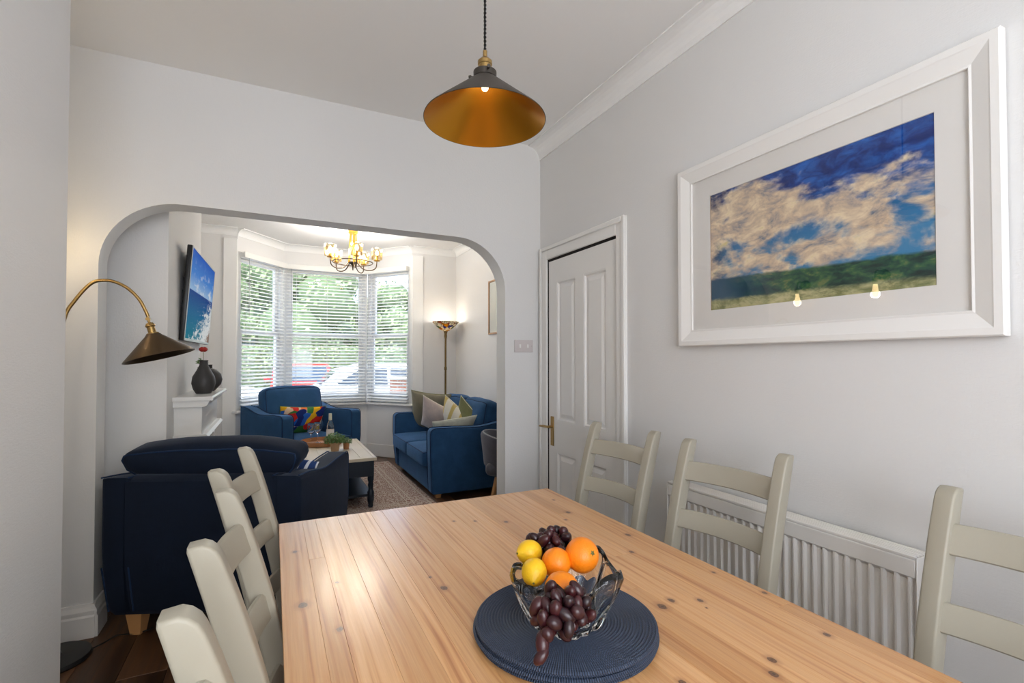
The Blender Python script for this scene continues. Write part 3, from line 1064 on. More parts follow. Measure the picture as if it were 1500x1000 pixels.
# ================================================================ pendant
PX, PY = .561, 1.328
pl = empty('pendant_lamp', 'large bronze cone pendant with a glowing gold inside over the dining table', 'lamp', (PX, PY, 2.050))
Rr = .1795
prof_o = [(.0, .133), (.026, .133), (.028, .128), (.030, .118), (.036, .112), (.04, .109), (Rr, .004), (Rr + .0015, .0)]
prof_i = [(Rr - .0015, .0), (Rr - .002, .004), (.036, .105), (.0, .105)]
from_bm('outer_shell', lathe_bm([(.028, .134), (.030, .130), (.034, .126), (Rr, .003), (Rr + .0012, .0), (Rr - .0006, .0)], 96), M['bronze_dark'], pl, angle=40)
from_bm('inner_lining', lathe_bm([(Rr - .0006, .0), (Rr - .003, .003), (.032, .121), (.018, .129)], 96), M['gold_inside'], pl, angle=60)
lathe('shade_collar', [(.018, .128), (.034, .128), (.0345, .146), (.026, .151), (.018, .151)], M['bronze_dark'], pl, 32)
lathe('lamp_holder', [(.0, .150), (.0185, .150), (.0195, .166), (.0215, .168), (.0215, .178), (.012, .188), (.0065, .19), (.0065, .21), (.0, .21)], M['brass'], pl, 32)
for a in (.35, .35 + 2 * pi / 3, .35 + 4 * pi / 3):
    d = Vector((cos(a), sin(a), 0))
    from_bm('thumb_screw', join(tube_bm([d * .033 + Vector((0, 0, .138)), d * .045 + Vector((0, 0, .138))], .0022, 6), tube_bm([d * .043 + Vector((0, 0, .138)), d * .05 + Vector((0, 0, .138))], .0055, 10)), M['bronze_dark'], pl, angle=50)
Lc = CZ - 2.055
for ph in (0, pi):
    tube('twisted_flex', [(.0022 * cos(ph + z * 260), .0022 * sin(ph + z * 260), z) for z in [.208 + (Lc - .208 - .03) * k / 260 for k in range(261)]], .0022, M['cable'], pl, 5)
lathe('ceiling_rose', [(.0, Lc - .035), (.006, Lc - .035), (.045, Lc - .02), (.05, Lc), (0, Lc)], M['bronze_dark'], pl, 32)
bl = lathe('bulb', [(0, .090), (.007, .092), (.010, .098), (.010, .104), (.009, .11), (.008, .125), (0, .125)], M['bulb'], pl, 20, angle=80)
light('pendant_glow', 'POINT', (PX, PY, 2.055 + .098), 5.5, (1.0, .70, .38), shadow_soft_size=.012)

# ================================================================ placemats, bowl, fruit
mcx, mcy = .588, .932
prof = [(0, 0.0)]
N = 30
R0 = .198
for k in range(N):
    r0 = R0 * k / N
    prof += [(r0 + R0 / N * .22, .0044), (r0 + R0 / N * .5, .0060), (r0 + R0 / N * .78, .0044), (r0 + R0 / N * .98, .0034)]
prof[0] = (0, .005)
prof += [(R0 + .001, .003), (R0 + .001, .001), (R0 - .002, 0), (0, 0)]
m0 = lathe('placemat', prof, M['mat'], None, 96, angle=80)
names = ['topmost of the stack, under the glass bowl', 'second from the top of the stack', 'third from the top of the stack', 'fourth from the top of the stack, second from the table', 'lowest of the stack, lying on the table']
rr = random.Random(5)
for k in range(5):
    o = m0 if k == 4 else m0.copy()
    if k != 4:
        COL.objects.link(o)
    dx, dy = (0, 0) if k == 4 else (rr.uniform(-.006, .006), rr.uniform(-.006, .006))
    o.location = (mcx + dx, mcy + dy, TZ + .0005 + k * .006)
    o.rotation_euler = (0, 0, rr.uniform(0, 6))
    tag(o, 'round navy woven placemat, ' + names[4 - k], 'placemat', 'stacked round placemats')
MZ = TZ + .0306

def bowl():
    bm = bmesh.new()
    NT_, NR = 120, 22
    def pt(t, th, side):
        # t 0 centre .. 1 rim; lobed, folded free-form wall
        lob = sin(5 * th + .9) + .35 * sin(8 * th + .3)
        r = .034 + .066 * t ** .75 + .010 * t * lob
        z = .004 + .106 * t ** 1.4 + .011 * t * t * sin(5 * th + 2.2) + .003 * t * sin(11 * th)
        if t < .18:
            r = .034 * (t / .18) + (.034 + .074 * .18 ** .75 - .034) * (t / .18)
            z = .004 + .094 * .18 ** 1.5 * (t / .18) ** 2
        th_ = .014 - .004 * t
        if side:    # outer surface
            r = r + (th_ * .8 + .0028 * sin(14 * th + 5 * t)) * (1 if t > .18 else t / .18)
            z = max(0.0, z - th_ * (1 - .5 * t))
        ex = 1.12
        return (r * cos(th) * ex, r * sin(th) * .98, z + .006)
    cen_i = bm.verts.new((0, 0, .012)); cen_o = bm.verts.new((0, 0, .0))
    ri, ro = [], []
    for j in range(1, NR + 1):
        t = j / NR
        ri.append([bm.verts.new(pt(t, 2 * pi * i / NT_, 0)) for i in range(NT_)])
        ro.append([bm.verts.new(tuple(max(c, 0.0) if q == 2 else c for q, c in enumerate((lambda p: (p[0], p[1], p[2] - .006))(pt(t, 2 * pi * i / NT_, 1))))) for i in range(NT_)])
    # rounded lip between inner and outer rim
    for i in range(NT_):
        j = (i + 1) % NT_
        bm.faces.new((cen_i, ri[0][i], ri[0][j]))
        bm.faces.new((cen_o, ro[0][j], ro[0][i]))
        for k in range(NR - 1):
            bm.faces.new((ri[k][i], ri[k + 1][i], ri[k + 1][j], ri[k][j]))
            bm.faces.new((ro[k][i], ro[k][j], ro[k + 1][j], ro[k + 1][i]))
    lip = []
    for i in range(NT_):
        a, b = ri[-1][i].co, ro[-1][i].co
        lip.append(bm.verts.new(((a.x + b.x) / 2, (a.y + b.y) / 2, max(a.z, b.z) + .005)))
    for i in range(NT_):
        j = (i + 1) % NT_
        bm.faces.new((ri[-1][i], lip[i], lip[j], ri[-1][j]))
        bm.faces.new((lip[i], ro[-1][i], ro[-1][j], lip[j]))
    return bm
bx, by = .578, .905
bo = from_bm('fruit_bowl', bowl(), M['glass'], None, smooth=True, loc=(bx, by, MZ + .0005), rot=(0, 0, radians(20)))
tag(bo, 'heavy clear glass bowl with a wavy folded rim, filled with fruit', 'bowl')

def sphere_bm(r, seg=24, rings=16, sx=1, sy=1, sz=1, fn=None):
    bm = bmesh.new()
    bmesh.ops.create_uvsphere(bm, u_segments=seg, v_segments=rings, radius=r)
    for v in bm.verts:
        v.co = Vector((v.co.x * sx, v.co.y * sy, v.co.z * sz))
        if fn:
            v.co = fn(v.co)
    return bm
def orange(loc, r, rot, label, stem=True):
    def fn(c):
        k = c.z / r
        c = c.copy()
        if k > .93:
            c.z -= r * (k - .93) * .9
        c += c.normalized() * noise.noise(c * 40) * r * .012
        return c
    o = from_bm('orange', sphere_bm(r, 40, 28, 1, 1, .97, fn), M['orange'], None, smooth=True, loc=loc, rot=rot)
    tag(o, label, 'orange', 'oranges in the glass bowl')
    if stem:
        bm = bmesh.new()
        n = 10
        cen = bm.verts.new((0, 0, r * .96))
        ring = [bm.verts.new((r * (.2 if i % 2 else .09) * cos(2 * pi * i / n), r * (.2 if i % 2 else .09) * sin(2 * pi * i / n), r * (.935 if i % 2 else .95))) for i in range(n)]
        for i in range(n):
            bm.faces.new((cen, ring[i], ring[(i + 1) % n]))
        ext = bmesh.ops.extrude_face_region(bm, geom=bm.faces[:])
        bmesh.ops.translate(bm, vec=(0, 0, -.002), verts=[v for v in ext['geom'] if isinstance(v, bmesh.types.BMVert)])
        from_bm('calyx', bm, M['calyx'], o)
    return o
def aim(d, up='z'):
    return Vector(d).to_track_quat('Z', 'Y').to_euler()
orange((.632, .93, MZ + .128), .0385, aim((.15, -.8, .35)), 'largest orange, on top of the fruit with its green stalk scar showing')
orange((.573, .945, MZ + .116), .033, aim((0, .6, .8)), 'orange half hidden between the two lemons and the largest orange')
orange((.536, .862, MZ + .098), .036, aim((0, .6, -.8)), 'orange at the front of the bowl, behind the front grapes')
def lemon(loc, r, d, label):
    def fn(c):
        c = c.copy()
        k = abs(c.z) / (r * 1.12)
        s = 1 - .0 * k
        if k > .86:
            e = (k - .86) / .14
            c.x *= 1 - .0 * e; c.y *= 1 - .0 * e
            c.z += math.copysign(r * .16 * e * e, c.z)
        return c + c.normalized() * noise.noise(c * 45) * r * .02
    o = from_bm('lemon', sphere_bm(r, 32, 24, 1, 1, 1.12, fn), M['lemon'], None, smooth=True, loc=loc, rot=aim(d))
    tag(o, label, 'lemon', 'lemons in the glass bowl')
    lathe('stalk_scar', [(0, r * 1.285), (.0022, r * 1.285), (.003, r * 1.25), (0, r * 1.25)], M['calyx'], o, 8)
lemon((.541, 1.012, MZ + .121), .0275, (-.75, -.1, .1), 'lemon at the back left, its pointed end turned left')
lemon((.510, .932, MZ + .112), .0275, (-.45, -.75, -.25), 'lemon at the front left, its dark stalk scar facing the camera')

def grape_mesh(seed):
    r = random.Random(seed)
    a = r.uniform(1.2, 1.7)
    bm = sphere_bm(1.0, 14, 10, 1, 1, a, lambda c: c + c.normalized() * noise.noise(c * 1.5 + Vector((seed, 0, 0))) * .07)
    me = bpy.data.meshes.new('grape')
    bm.to_mesh(me); bm.free()
    me.polygons.foreach_set('use_smooth', [True] * len(me.polygons))
    me.materials.append(M['grape'])
    return me
GM = [grape_mesh(k) for k in range(5)]
def bunch(center, ext, n, seed, label, extra=(), avoid=(), rg=.0118):
    e = empty('grape_bunch', label, 'grapes', center, 0, 'bunches of dark red grapes in the glass bowl')
    r = random.Random(seed)
    pts = []
    tries = 0
    while len(pts) < n and tries < 6000:
        tries += 1
        p = Vector((r.uniform(-1, 1), r.uniform(-1, 1), r.uniform(-1, 1)))
        if p.length > 1:
            continue
        p = Vector((p.x * ext[0], p.y * ext[1], p.z * ext[2]))
        if any((p - q).length < rg * 1.75 for q in pts):
            continue
        w = p + Vector(center)
        if any((w - Vector(c)).length < rr_ + rg * .75 for c, rr_ in avoid):
            continue
        pts.append(p)
    for p in pts + [Vector(x) for x in extra]:
        o = bpy.data.objects.new('grape', r.choice(GM))
        COL.objects.link(o); o.parent = e; o.location = p
        s = rg * r.uniform(.85, 1.1)
        o.scale = (s, s, s)
        o.rotation_euler = (r.uniform(-.9, .9), r.uniform(-.9, .9), r.uniform(0, 6))
    st = [tube_bm(smooth_path([(0, 0, 0), p * .55 + Vector((0, 0, .006)), p * .97], 3), .0012, 5) for p in pts]
    from_bm('stalk', join(tube_bm(smooth_path([(0, 0, -.01), (0, 0, .01), (.01, .01, ext[2] * .7)], 4), .002, 6), *st), M['stem'], e, angle=50)
    return e
AV = [((.632, .93, MZ + .128), .0385), ((.573, .945, MZ + .116), .033), ((.536, .862, MZ + .098), .036), ((.541, 1.012, MZ + .121), .029), ((.510, .932, MZ + .112), .029)]
bunch((.612, 1.035, MZ + .118), (.066, .044, .034), 44, 3, 'bunch of dark red grapes at the back of the bowl, behind the lemons', avoid=AV)
bunch((.502, .802, MZ + .088), (.062, .042, .034), 36, 8, 'bunch of dark red grapes spilling over the front rim of the bowl', avoid=AV,
      extra=[(-.062, -.028, -.028), (-.07, -.038, -.045), (-.052, -.03, -.015), (.03, -.0, .038), (-.01, .03, .034)])

# ================================================================ framed picture on the right wall
pw, ph = 1.125, .806
pc = (XR - .006, 1.128, 1.805)
fp = empty('framed_picture', 'large landscape picture of clouds over green hills in a wide white frame', 'picture', pc)
def frame_bm(w, h, fw, prof):
    """w,h outer size in local y,z; prof = list of (inset, x) where -x points into the room"""
    bm = bmesh.new()
    rings = []
    for d, x in prof:
        rings.append([bm.verts.new(p) for p in ((x, -w / 2 + d, -h / 2 + d), (x, w / 2 - d, -h / 2 + d), (x, w / 2 - d, h / 2 - d), (x, -w / 2 + d, h / 2 - d))])
    n = len(rings)
    for i in range(n):
        a, b = rings[i], rings[(i + 1) % n]
        for k in range(4):
            bm.faces.new((a[k], a[(k + 1) % 4], b[(k + 1) % 4], b[k]))
    return bm
FW = .072
for nm_, k in (('frame_moulding', 0),):
    from_bm('frame_moulding', frame_bm(pw, ph, FW, [(0, 0), (0, -.026), (.004, -.03), (.022, -.030), (.026, -.028), (FW - .008, -.016), (FW - .002, -.0175), (FW, -.0165), (FW, 0)]), M['white'], fp)
from_bm('mount', frame_bm(pw - 2 * FW + .01, ph - 2 * FW + .01, 0, [(0, -.004), (0, -.007), (.0, -.0075), (.085, -.0075), (.0865, -.005), (.0865, -.004)]), M['paper'], fp)
MO = .0865
# the print: y 0.708..1.52, z 1.546..2.054  (u runs from far (left) to near (right))
pr_o = link('print', [(0, 0, 0), (.812, 0, 0), (.812, 0, .508), (0, 0, .508), (0, .002, 0), (.812, .002, 0), (.812, .002, .508), (0, .002, .508)],
            [(0, 1, 2, 3), (7, 6, 5, 4), (0, 4, 5, 1), (1, 5, 6, 2), (2, 6, 7, 3), (3, 7, 4, 0)], M['painting'], fp,
            loc=(-.0052, 1.519 - pc[1], 1.546 - pc[2]), rot=(0, 0, -pi / 2))
# mount fill around the print
hy, hz_ = (pw - 2 * FW) / 2, (ph - 2 * FW) / 2
a0, a1, b0, b1 = .708 - pc[1], 1.519 - pc[1], 1.546 - pc[2], 2.054 - pc[2]
boxes('inner_mount', [(-.0072, -.0042, -hy, a0 - .004, -hz_, hz_), (-.0072, -.0042, a1 + .004, hy, -hz_, hz_), (-.0072, -.0042, a0 - .004, a1 + .004, -hz_, b0 - .004), (-.0072, -.0042, a0 - .004, a1 + .004, b1 + .004, hz_)], M['paper'], fp)
box('backing', (-.003, -.001, -hy - .02, hy + .02, -hz_ - .02, hz_ + .02), M['light_oak'], fp)
box('glazing', (-.0125, -.0115, -hy, hy, -hz_, hz_), M['picture_glass'], fp)

# ================================================================ radiator
rd = empty('radiator', 'white panel radiator with vertical flutes under the large picture', 'radiator', (XR, 1.22, .19))
RL, RH = .96, .60
box('back_panel', (-.035, -.025, -RL / 2 + .01, RL / 2 - .01, .02, RH - .03), M['radiator'], rd)
bm = bmesh.new()
n = int(RL / .0335)
pitch = RL / n
pr_ = []
for i in range(n):
    y = -RL / 2 + i * pitch
    pr_ += [(-.085, y), (-.085, y + pitch * .30), (-.096, y + pitch * .42), (-.096, y + pitch * .58), (-.085, y + pitch * .70)]
pr_.append((-.085, RL / 2))
zs = [.045, .055, RH - .075, RH - .065]
rows = []
for k, z in enumerate(zs):
    rows.append([bm.verts.new((-.096 if k in (0, 3) else x, y, z)) for x, y in pr_])
for a, b in zip(rows, rows[1:]):
    for i in range(len(a) - 1):
        bm.faces.new((a[i], a[i + 1], b[i + 1], b[i]))
from_bm('fluted_panel', bm, M['radiator'], rd, angle=30)
for z0_, z1_ in ((RH - .066, RH - .012), (0, .046)):
    box('panel_border', (-.097, -.084, -RL / 2, RL / 2, z0_, z1_), M['radiator'], rd, bev=.004)
for s_ in (-1, 1):
    box('side_cover', (-.098, -.02, s_ * (RL / 2 + .002) - .002, s_ * (RL / 2 + .002) + .002, .0, RH - .006), M['radiator'], rd, bev=.001)
boxes('top_grille', [(-.098 + .0156 * k, -.098 + .0156 * k + .0118, -RL / 2 + .001, RL / 2 - .001, RH - .012, RH - .002) for k in range(5)], M['radiator'], rd, bev=.002)
from_bm('valve', join(tube_bm([(-.06, RL / 2 + .004, .03), (-.06, RL / 2 + .05, .03)], .009, 10), tube_bm([(-.06, RL / 2 + .045, .0), (-.06, RL / 2 + .045, .09)], [.012, .016], 12)), M['chrome'], rd, angle=40)
boxes('wall_bracket', [(-.03, 0, -.3, -.26, .1, .5), (-.03, 0, .26, .3, .1, .5)], M['radiator'], rd)
box('pipe', (-.068, -.052, RL / 2 + .037, RL / 2 + .053, -.19, .0), M['chrome'], rd)

# double switch / socket on the arch wall
sk = empty('wall_switch', 'pale double switch plate on the wall between the arch and the door', 'switch', (1.583, YA0, 1.437))
box('plate', (-.073, .073, -.009, 0, -.043, .043), M['socket'], sk, bev=.003, seg=2)
for sx in (-.03, .03):
    box('rocker', (sx - .006, sx + .006, -.0125, -.009, -.012, .012), M['white'], sk, bev=.001)
from_bm('screw', tube_bm([(.062, -.0088, 0), (.062, -.0096, 0)], .003, 8), M['chrome'], sk)

# ================================================================ wall lights in the alcove beside the arch (seen only as reflections in the picture's glass)
def sconce(y, lb, pw_):
    e = empty('wall_light', lb, 'lamp', (-1.0, y, 2.02), 0, 'wall lights in the alcove')
    lathe('wall_rose', [(0, 0), (.05, 0), (.05, .008), (.02, .02), (0, .02)], M['bronze_dark'], e, 24, rot=(0, pi / 2, 0))
    tube('arm', smooth_path([(.01, 0, 0), (.06, 0, .03), (.11, 0, .02), (.12, 0, -.03)], 5), .006, M['bronze_dark'], e, 8)
    lathe('lamp_holder', [(0, -.03), (.018, -.03), (.02, -.08), (0, -.08)], M['bronze_dark'], e, 16, loc=(.12, 0, 0))
    lathe('bulb', [(0, -.19), (.018, -.18), (.026, -.155), (.018, -.11), (.014, -.08), (0, -.08)], M['bulb'], e, 16, loc=(.12, 0, 0), angle=80)
    light('wall_light_glow', 'POINT', (-.88, y, 1.86), pw_, (1.0, .86, .68), shadow_soft_size=.03)
sconce(2.2, 'dark wall light with a bare bulb in the alcove, the one nearer the camera', 12)
sconce(2.84, 'dark wall light with a bare bulb in the alcove, the one nearer the arch', 1.6)
# ================================================================ upholstery
def arm_outline(D, hb, hf, z0=.11):
    """side profile (y,z): back at y=0, front at y=D; dips behind the front"""
    top = smooth_path([(0, hb, 0), (D * .18, hb - .015, 0), (D * .45, hf - .008, 0), (D * .75, hf - .002, 0), (D - .05, hf, 0)], 5)
    pts = [(p.x, p.y) for p in top]
    pts += [(D - .05 + .05 * sin(a), hf - .05 + .05 * cos(a)) for a in [pi / 2 * k / 5 for k in range(1, 6)]]
    pts += [(D, .45), (D - .01, .25), (D - .025, z0 + .02), (D - .045, z0), (.035, z0), (.012, z0 + .03), (.0, .35)]
    return pts[::-1]
def taper(bm, half, z0=.11, amt=.035, zt=.45):
    for v in bm.verts:
        if v.co.z < zt:
            k = ((zt - v.co.z) / (zt - z0)) ** 1.6
            v.co.x *= 1 - amt * k / half
def seat_unit(name, label, cat, Wd, D, hb, hf, n, mat, group=None, ctop=.945, lean=0., flare=0., z0=.11):
    """origin at floor under the middle of the back; faces +y"""
    r = empty(name, label, cat, group=group)
    T = .135
    for s in (-1, 1):
        x0, x1 = (Wd / 2 - T, Wd / 2) if s > 0 else (-Wd / 2, -Wd / 2 + T)
        bm = prism_bm(arm_outline(D, hb, hf, z0), x0, x1, 'x', bev=.022, seg=4)
        bmesh.ops.subdivide_edges(bm, edges=[e for e in bm.edges if abs(e.verts[0].co.z - e.verts[1].co.z) > .08], cuts=3)
        taper(bm, Wd / 2, z0)
        a = from_bm('arm', bm, mat, r, angle=45)
        ol = [(y, z) for y, z in arm_outline(D, hb, hf, z0)][::-1]
        for xx in (x0, x1):
            path = [(xx * (1 - (.035 * (((.45 - z) / .34) ** 1.6) if z < .45 else 0) / (Wd / 2)), y, z) for y, z in ol if z > z0 + .01]
            sgn = 1 if xx == x1 else -1
            path = [(x - sgn * .006, y, z + (.0015 if z > .6 else 0)) for x, y, z in path]
            tube('piping', path[:40], .0042, M['piping'], a, 6)
    bm = prism_bm([(0.0, .35), (.012, z0 + .03), (.035, z0), (.16, z0), (.16, hb - .02), (.12, hb - .002), (.03, hb), (.0, hb - .02)], -Wd / 2 + T - .03, Wd / 2 - T + .03, 'x', bev=.004)
    from_bm('back_frame', bm, mat, r, angle=40)
    soft('seat_base', Wd - 2 * T + .02, D - .17, .31 - z0, .02, mat, r, 6, loc=(0, .14 + (D - .17) / 2 - .01, (z0 + .31) / 2))
    iw = (Wd - 2 * T) / n
    for k in range(n):
        xc = -Wd / 2 + T + iw * (k + .5)
        sc_ = soft('seat_cushion', iw - .006, D - .14, .15, .03, mat, r, 12, (.0, .012, .03), loc=(xc, .18 + (D - .14) / 2 - .005, .375))
        e = [(sx * (iw / 2 - .014), sy * ((D - .14) / 2 - .006), .064) for sx, sy in ((-1, -1), (1, -1), (1, 1), (-1, 1))]
        path = []
        for (p, q) in zip(e, e[1:] + e[:1]):
            for t in range(6):
                u = t / 6
                path.append((p[0] + (q[0] - p[0]) * u, p[1] + (q[1] - p[1]) * u, p[2]))
        tube('piping', path, .0045, M['piping'], sc_, 6, closed=True)
        # back cushion leans over the frame
        bh = ctop - .44
        def fn(q, p):
            q = q.copy()
            q.z += .012 * noise.noise(Vector((p[0] * 1.5 + k, p[2], 0)))
            if flare:
                u_ = max(0., min(1., (q.z - .06) / .1))
                q.x *= 1 + flare * u_
                q.y -= .05 * u_
                q.z += .012 * u_ * cos(q.x * 5)
            q.y += .02 * noise.noise(Vector((p[0] * 1.4 + 3, p[2] * 1.4, k)))
            return q
        bc = soft('back_cushion', iw + .012 if n == 1 else iw - .004, .20, bh, .045 if flare else .07, mat, r, 14, (.0, .035, .02), fn, loc=(xc, .245, .44 + bh / 2 + .005), rot=(radians(10 + lean), 0, 0))
        zz = bh / 2 - .018
        hw = (iw + .012 if n == 1 else iw) / 2 - .035
        args = (iw + .012 if n == 1 else iw - .004, .20, bh, .045 if flare else .07, (.0, .035, .02), fn)
        us = [-1, -.97, -.9, -.8, -.6, -.4, -.2, 0, .2, .4, .6, .8, .9, .97, 1]
        for sy in (-1, 1):
            side = [-.6, -.2, .2, .6, .85]
            loop = [soft_pt(*args, (-1, sy, w_), 1.05) for w_ in side] + [soft_pt(*args, (u_, sy, 1), 1.05) for u_ in us] + [soft_pt(*args, (1, sy, w_), 1.05) for w_ in side[::-1]]
            tube('piping', loop, .0045, M['piping'], bc, 6)
    for sx in (-1, 1):
        for yy in (.08, D - .11):
            x = sx * (Wd / 2 - .13)
            bm = bmesh.new()
            box_bm(bm, x - .038, x + .038, yy - .038, yy + .038, 0, .115)
            for v in bm.verts:
                if v.co.z < .01:
                    v.co.x = x + (v.co.x - x) * .62 - sx * 0
                    v.co.y = yy + (v.co.y - yy) * .62
            from_bm('foot', bm, M['oak'], r)
    return r

near = seat_unit('armchair', 'dark navy armchair seen from behind, standing in the arch with its back to the camera', 'armchair', .93, .89, .775, .735, 1, M['navy'], 'pair of velvet armchairs', .915, flare=.28)
# back's left corner (seen from behind) at (-.74,2.97); local -x/+x: facing +y rotated clockwise
an = radians(-22.5)
fx, fy = -sin(an), cos(an)          # facing
rx, ry = cos(an), sin(an)           # local +x
near.location = (-.735 + rx * .465, 2.965 + ry * .465, 0)
near.rotation_euler = (0, 0, an)

far = seat_unit('armchair', 'blue velvet armchair in the bay under the window, facing the coffee table', 'armchair', .98, .90, .80, .742, 1, M['blue'], 'pair of velvet armchairs', 1.0)
af = radians(180 + 28)
far.rotation_euler = (0, 0, af)
bxx, byy = cos(radians(28)), sin(radians(28))
far.location = (-.335 + bxx * .49, 6.39 + byy * .49, .0095)

sofa = seat_unit('sofa', 'two-seat blue velvet sofa against the right wall, piled with cushions', 'sofa', 1.62, .92, .73, .685, 2, M['blue'], None, .90, z0=.05)
sofa.rotation_euler = (0, 0, pi / 2)
sofa.location = (2.265, 5.30, 0)

def pillow(name, w, h, t, mat, loc, rot, label, seed=0, edge=None, group=None):
    o = from_bm(name, pillow_bm(w, h, t, seed=seed), mat, None, smooth=True, loc=loc, rot=rot)
    tag(o, label, 'cushion', group)
    if edge:
        tube('piping', pillow_edge(w, h), .004, edge, o, 6, closed=True)
    return o
def eul(*d):
    return tuple(radians(a) for a in d)
G = 'cushions piled on the sofa'
pillow('cushion', .50, .50, .15, M['sage'], (1.76, 5.88, .71), eul(-18, -6, 150), 'sage green cushion at the window end of the sofa, farthest of the pile', 1, M['olive'], G)
pillow('cushion', .42, .42, .13, M['blush'], (1.70, 5.47, .675), eul(-22, -22, 128), 'pale blush cushion between the sage one and the cream striped one', 2, M['cream'], G)
pillow('cushion', .42, .42, .12, M['cream_stripe'], (1.83, 5.18, .675), eul(-22, -32, 122), 'cream cushion with gold stripes, half hidden behind the olive one', 3, M['cream'], G)
pillow('cushion', .42, .42, .12, M['olive'], (1.92, 5.0, .67), eul(-20, -38, 118), 'olive green cushion, nearest of the upright ones on the sofa', 4, M['cream'], G)
pillow('cushion', .52, .34, .09, M['cream'], (1.72, 4.86, .62), eul(-42, 6, 176), 'cream cushion lying low behind the near sofa arm', 5, M['cream'], G)
pillow('cushion', .58, .34, .14, M['floral'], (.30, 6.22, .64), eul(16, 4, 28), 'oblong cushion with a bright red, blue and yellow leaf pattern on the far armchair', 6, M['leaf'])
pillow('cushion', .34, .34, .10, M['blue_stripe'], (.06, 3.06, .64), eul(-14, 12, -40), 'small blue and white striped cushion tucked in the near armchair', 7)

# ================================================================ rug, coffee table and what stands on it
rg = box('rug', (-.83, .83, -1.1, 1.1, 0, .008), M['rug'], None, bev=.002, loc=(.55, 5.42, .0006))
tag(rg, 'faded brown and cream patterned rug under the coffee table', 'rug')
ct = empty('coffee_table', 'coffee table with a pale wooden top and dark navy turned legs', 'coffee table', (.55, 5.10, .009))
CTZ = .452
cw, cl = .30, .59
for k in range(5):
    w5 = (2 * cw - .06) / 5
    box('top_board', (-cw + .03 + k * w5 + .0005, -cw + .03 + (k + 1) * w5 - .0005, -cl + .06, cl - .06, CTZ - .028, CTZ), M['ct_top'], ct, bev=.0015)
boxes('top_border', [(-cw, -cw + .029, -cl, cl, CTZ - .028, CTZ), (cw - .029, cw, -cl, cl, CTZ - .028, CTZ), (-cw + .03, cw - .03, -cl, -cl + .059, CTZ - .028, CTZ), (-cw + .03, cw - .03, cl - .059, cl, CTZ - .028, CTZ)], M['ct_top'], ct, bev=.0015)
boxes('apron', [(-cw + .02, cw - .02, -cl + .02, cl - .02, CTZ - .17, CTZ - .029)], M['ct_dark'], ct, bev=.003)
sh = boxes('lower_shelf', [(-cw + .03, cw - .03, -cl + .03, cl - .03, .10, .125)], M['ct_dark'], ct, bev=.003)
tp = [(0, 0), (.018, 0), (.024, .015), (.02, .03), (.026, .05), (.03, .07), (.03, .14), (.024, .15), (.02, .17), (.026, .2), (.021, .225), (.028, .25), (.028, .285), (0, .285)]
for sx in (-1, 1):
    for sy in (-1, 1):
        lathe('leg', tp, M['ct_dark'], ct, 16, loc=(sx * (cw - .045), sy * (cl - .045), 0))
TT = CTZ + .009
tr = lathe('tray', [(0, 0), (.185, 0), (.2, .004), (.205, .05), (.195, .052), (.19, .012), (0, .012)], M['tray'], None, 48, loc=(.46, 5.44, TT + .0005))
tag(tr, 'round wooden tray with a raised rim on the coffee table', 'tray')
def wineglass(x, y, lb):
    o = lathe('wine_glass', [(0, 0), (.034, 0), (.034, .002), (.006, .006), (.0035, .012), (.0035, .095), (.012, .103), (.034, .125), (.040, .15), (.037, .19), (.031, .215), (.030, .215), (.0355, .19), (.0385, .15), (.0325, .126), (.010, .106), (0, .104)],
              M['glass'], None, 32, loc=(x, y, TT + .0135), angle=80)
    tag(o, lb, 'wine glass', 'wine glasses on the tray')
wineglass(.36, 5.44, 'stemmed wine glass on the tray, the left one')
wineglass(.425, 5.50, 'stemmed wine glass on the tray, the one nearer the bottle')
bt = lathe('wine_bottle', [(0, .0), (.036, .0), (.038, .008), (.038, .17), (.034, .195), (.018, .23), (.0145, .25), (.0145, .30), (0, .30)], M['rose_wine'], None, 32, loc=(.545, 5.44, TT + .0135), angle=70)
tag(bt, 'bottle of pale rose wine with a cream capsule on the tray', 'bottle')
lathe('capsule', [(.0148, .235), (.0165, .24), (.0158, .305), (.0, .305), (0, .3), (.0147, .3)], M['cream'], bt, 24)
lathe('label', [(.0385, .07), (.0388, .07), (.0388, .14), (.0385, .14)], M['paper'], bt, 24)

def leafy(name, base, n, spread, h, size, seed, parent, mat):
    r = random.Random(seed)
    bm = bmesh.new()
    for k in range(n):
        a = r.uniform(0, 2 * pi)
        rad = spread * sqrt(r.random())
        z = base + h * r.uniform(.15, 1) * (1 - .5 * (rad / spread) ** 2)
        c = Vector((rad * cos(a), rad * sin(a), z))
        d = Vector((cos(a + r.uniform(-1, 1)), sin(a + r.uniform(-1, 1)), r.uniform(-.6, .8))).normalized()
        s = d.cross(Vector((0, 0, 1))).normalized()
        L = size * r.uniform(.7, 1.3)
        w = L * .42
        up = s.cross(d) * L * .12
        p = [c - d * L * .5, c + s * w * .5 + up, c + d * L * .5, c - s * w * .5 + up]
        v = [bm.verts.new(q) for q in p]
        bm.faces.new((v[0], v[1], v[2])); bm.faces.new((v[0], v[2], v[3]))
    o = from_bm(name, bm, mat, parent)
    o['kind'] = 'stuff'
    return o
pt = empty('potted_plant', 'small bushy green plant in a pale wooden pot, in front of the tray', 'plant', (.545, 5.0, TT + .0005))
lathe('pot', [(0, 0), (.036, 0), (.045, .085), (.041, .085), (.036, .07), (0, .07)], M['terracotta'], pt, 24)
leafy('foliage', .07, 420, .10, .11, .034, 4, pt, M['leaf'])
from_bm('stems', join(*[tube_bm(smooth_path([(0, 0, .06), (.02 * cos(a), .02 * sin(a), .1), (.06 * cos(a), .06 * sin(a), .13)], 3), .002, 5) for a in (0, 1, 2.2, 3.3, 4.4, 5.4)]), M['stem'], pt)
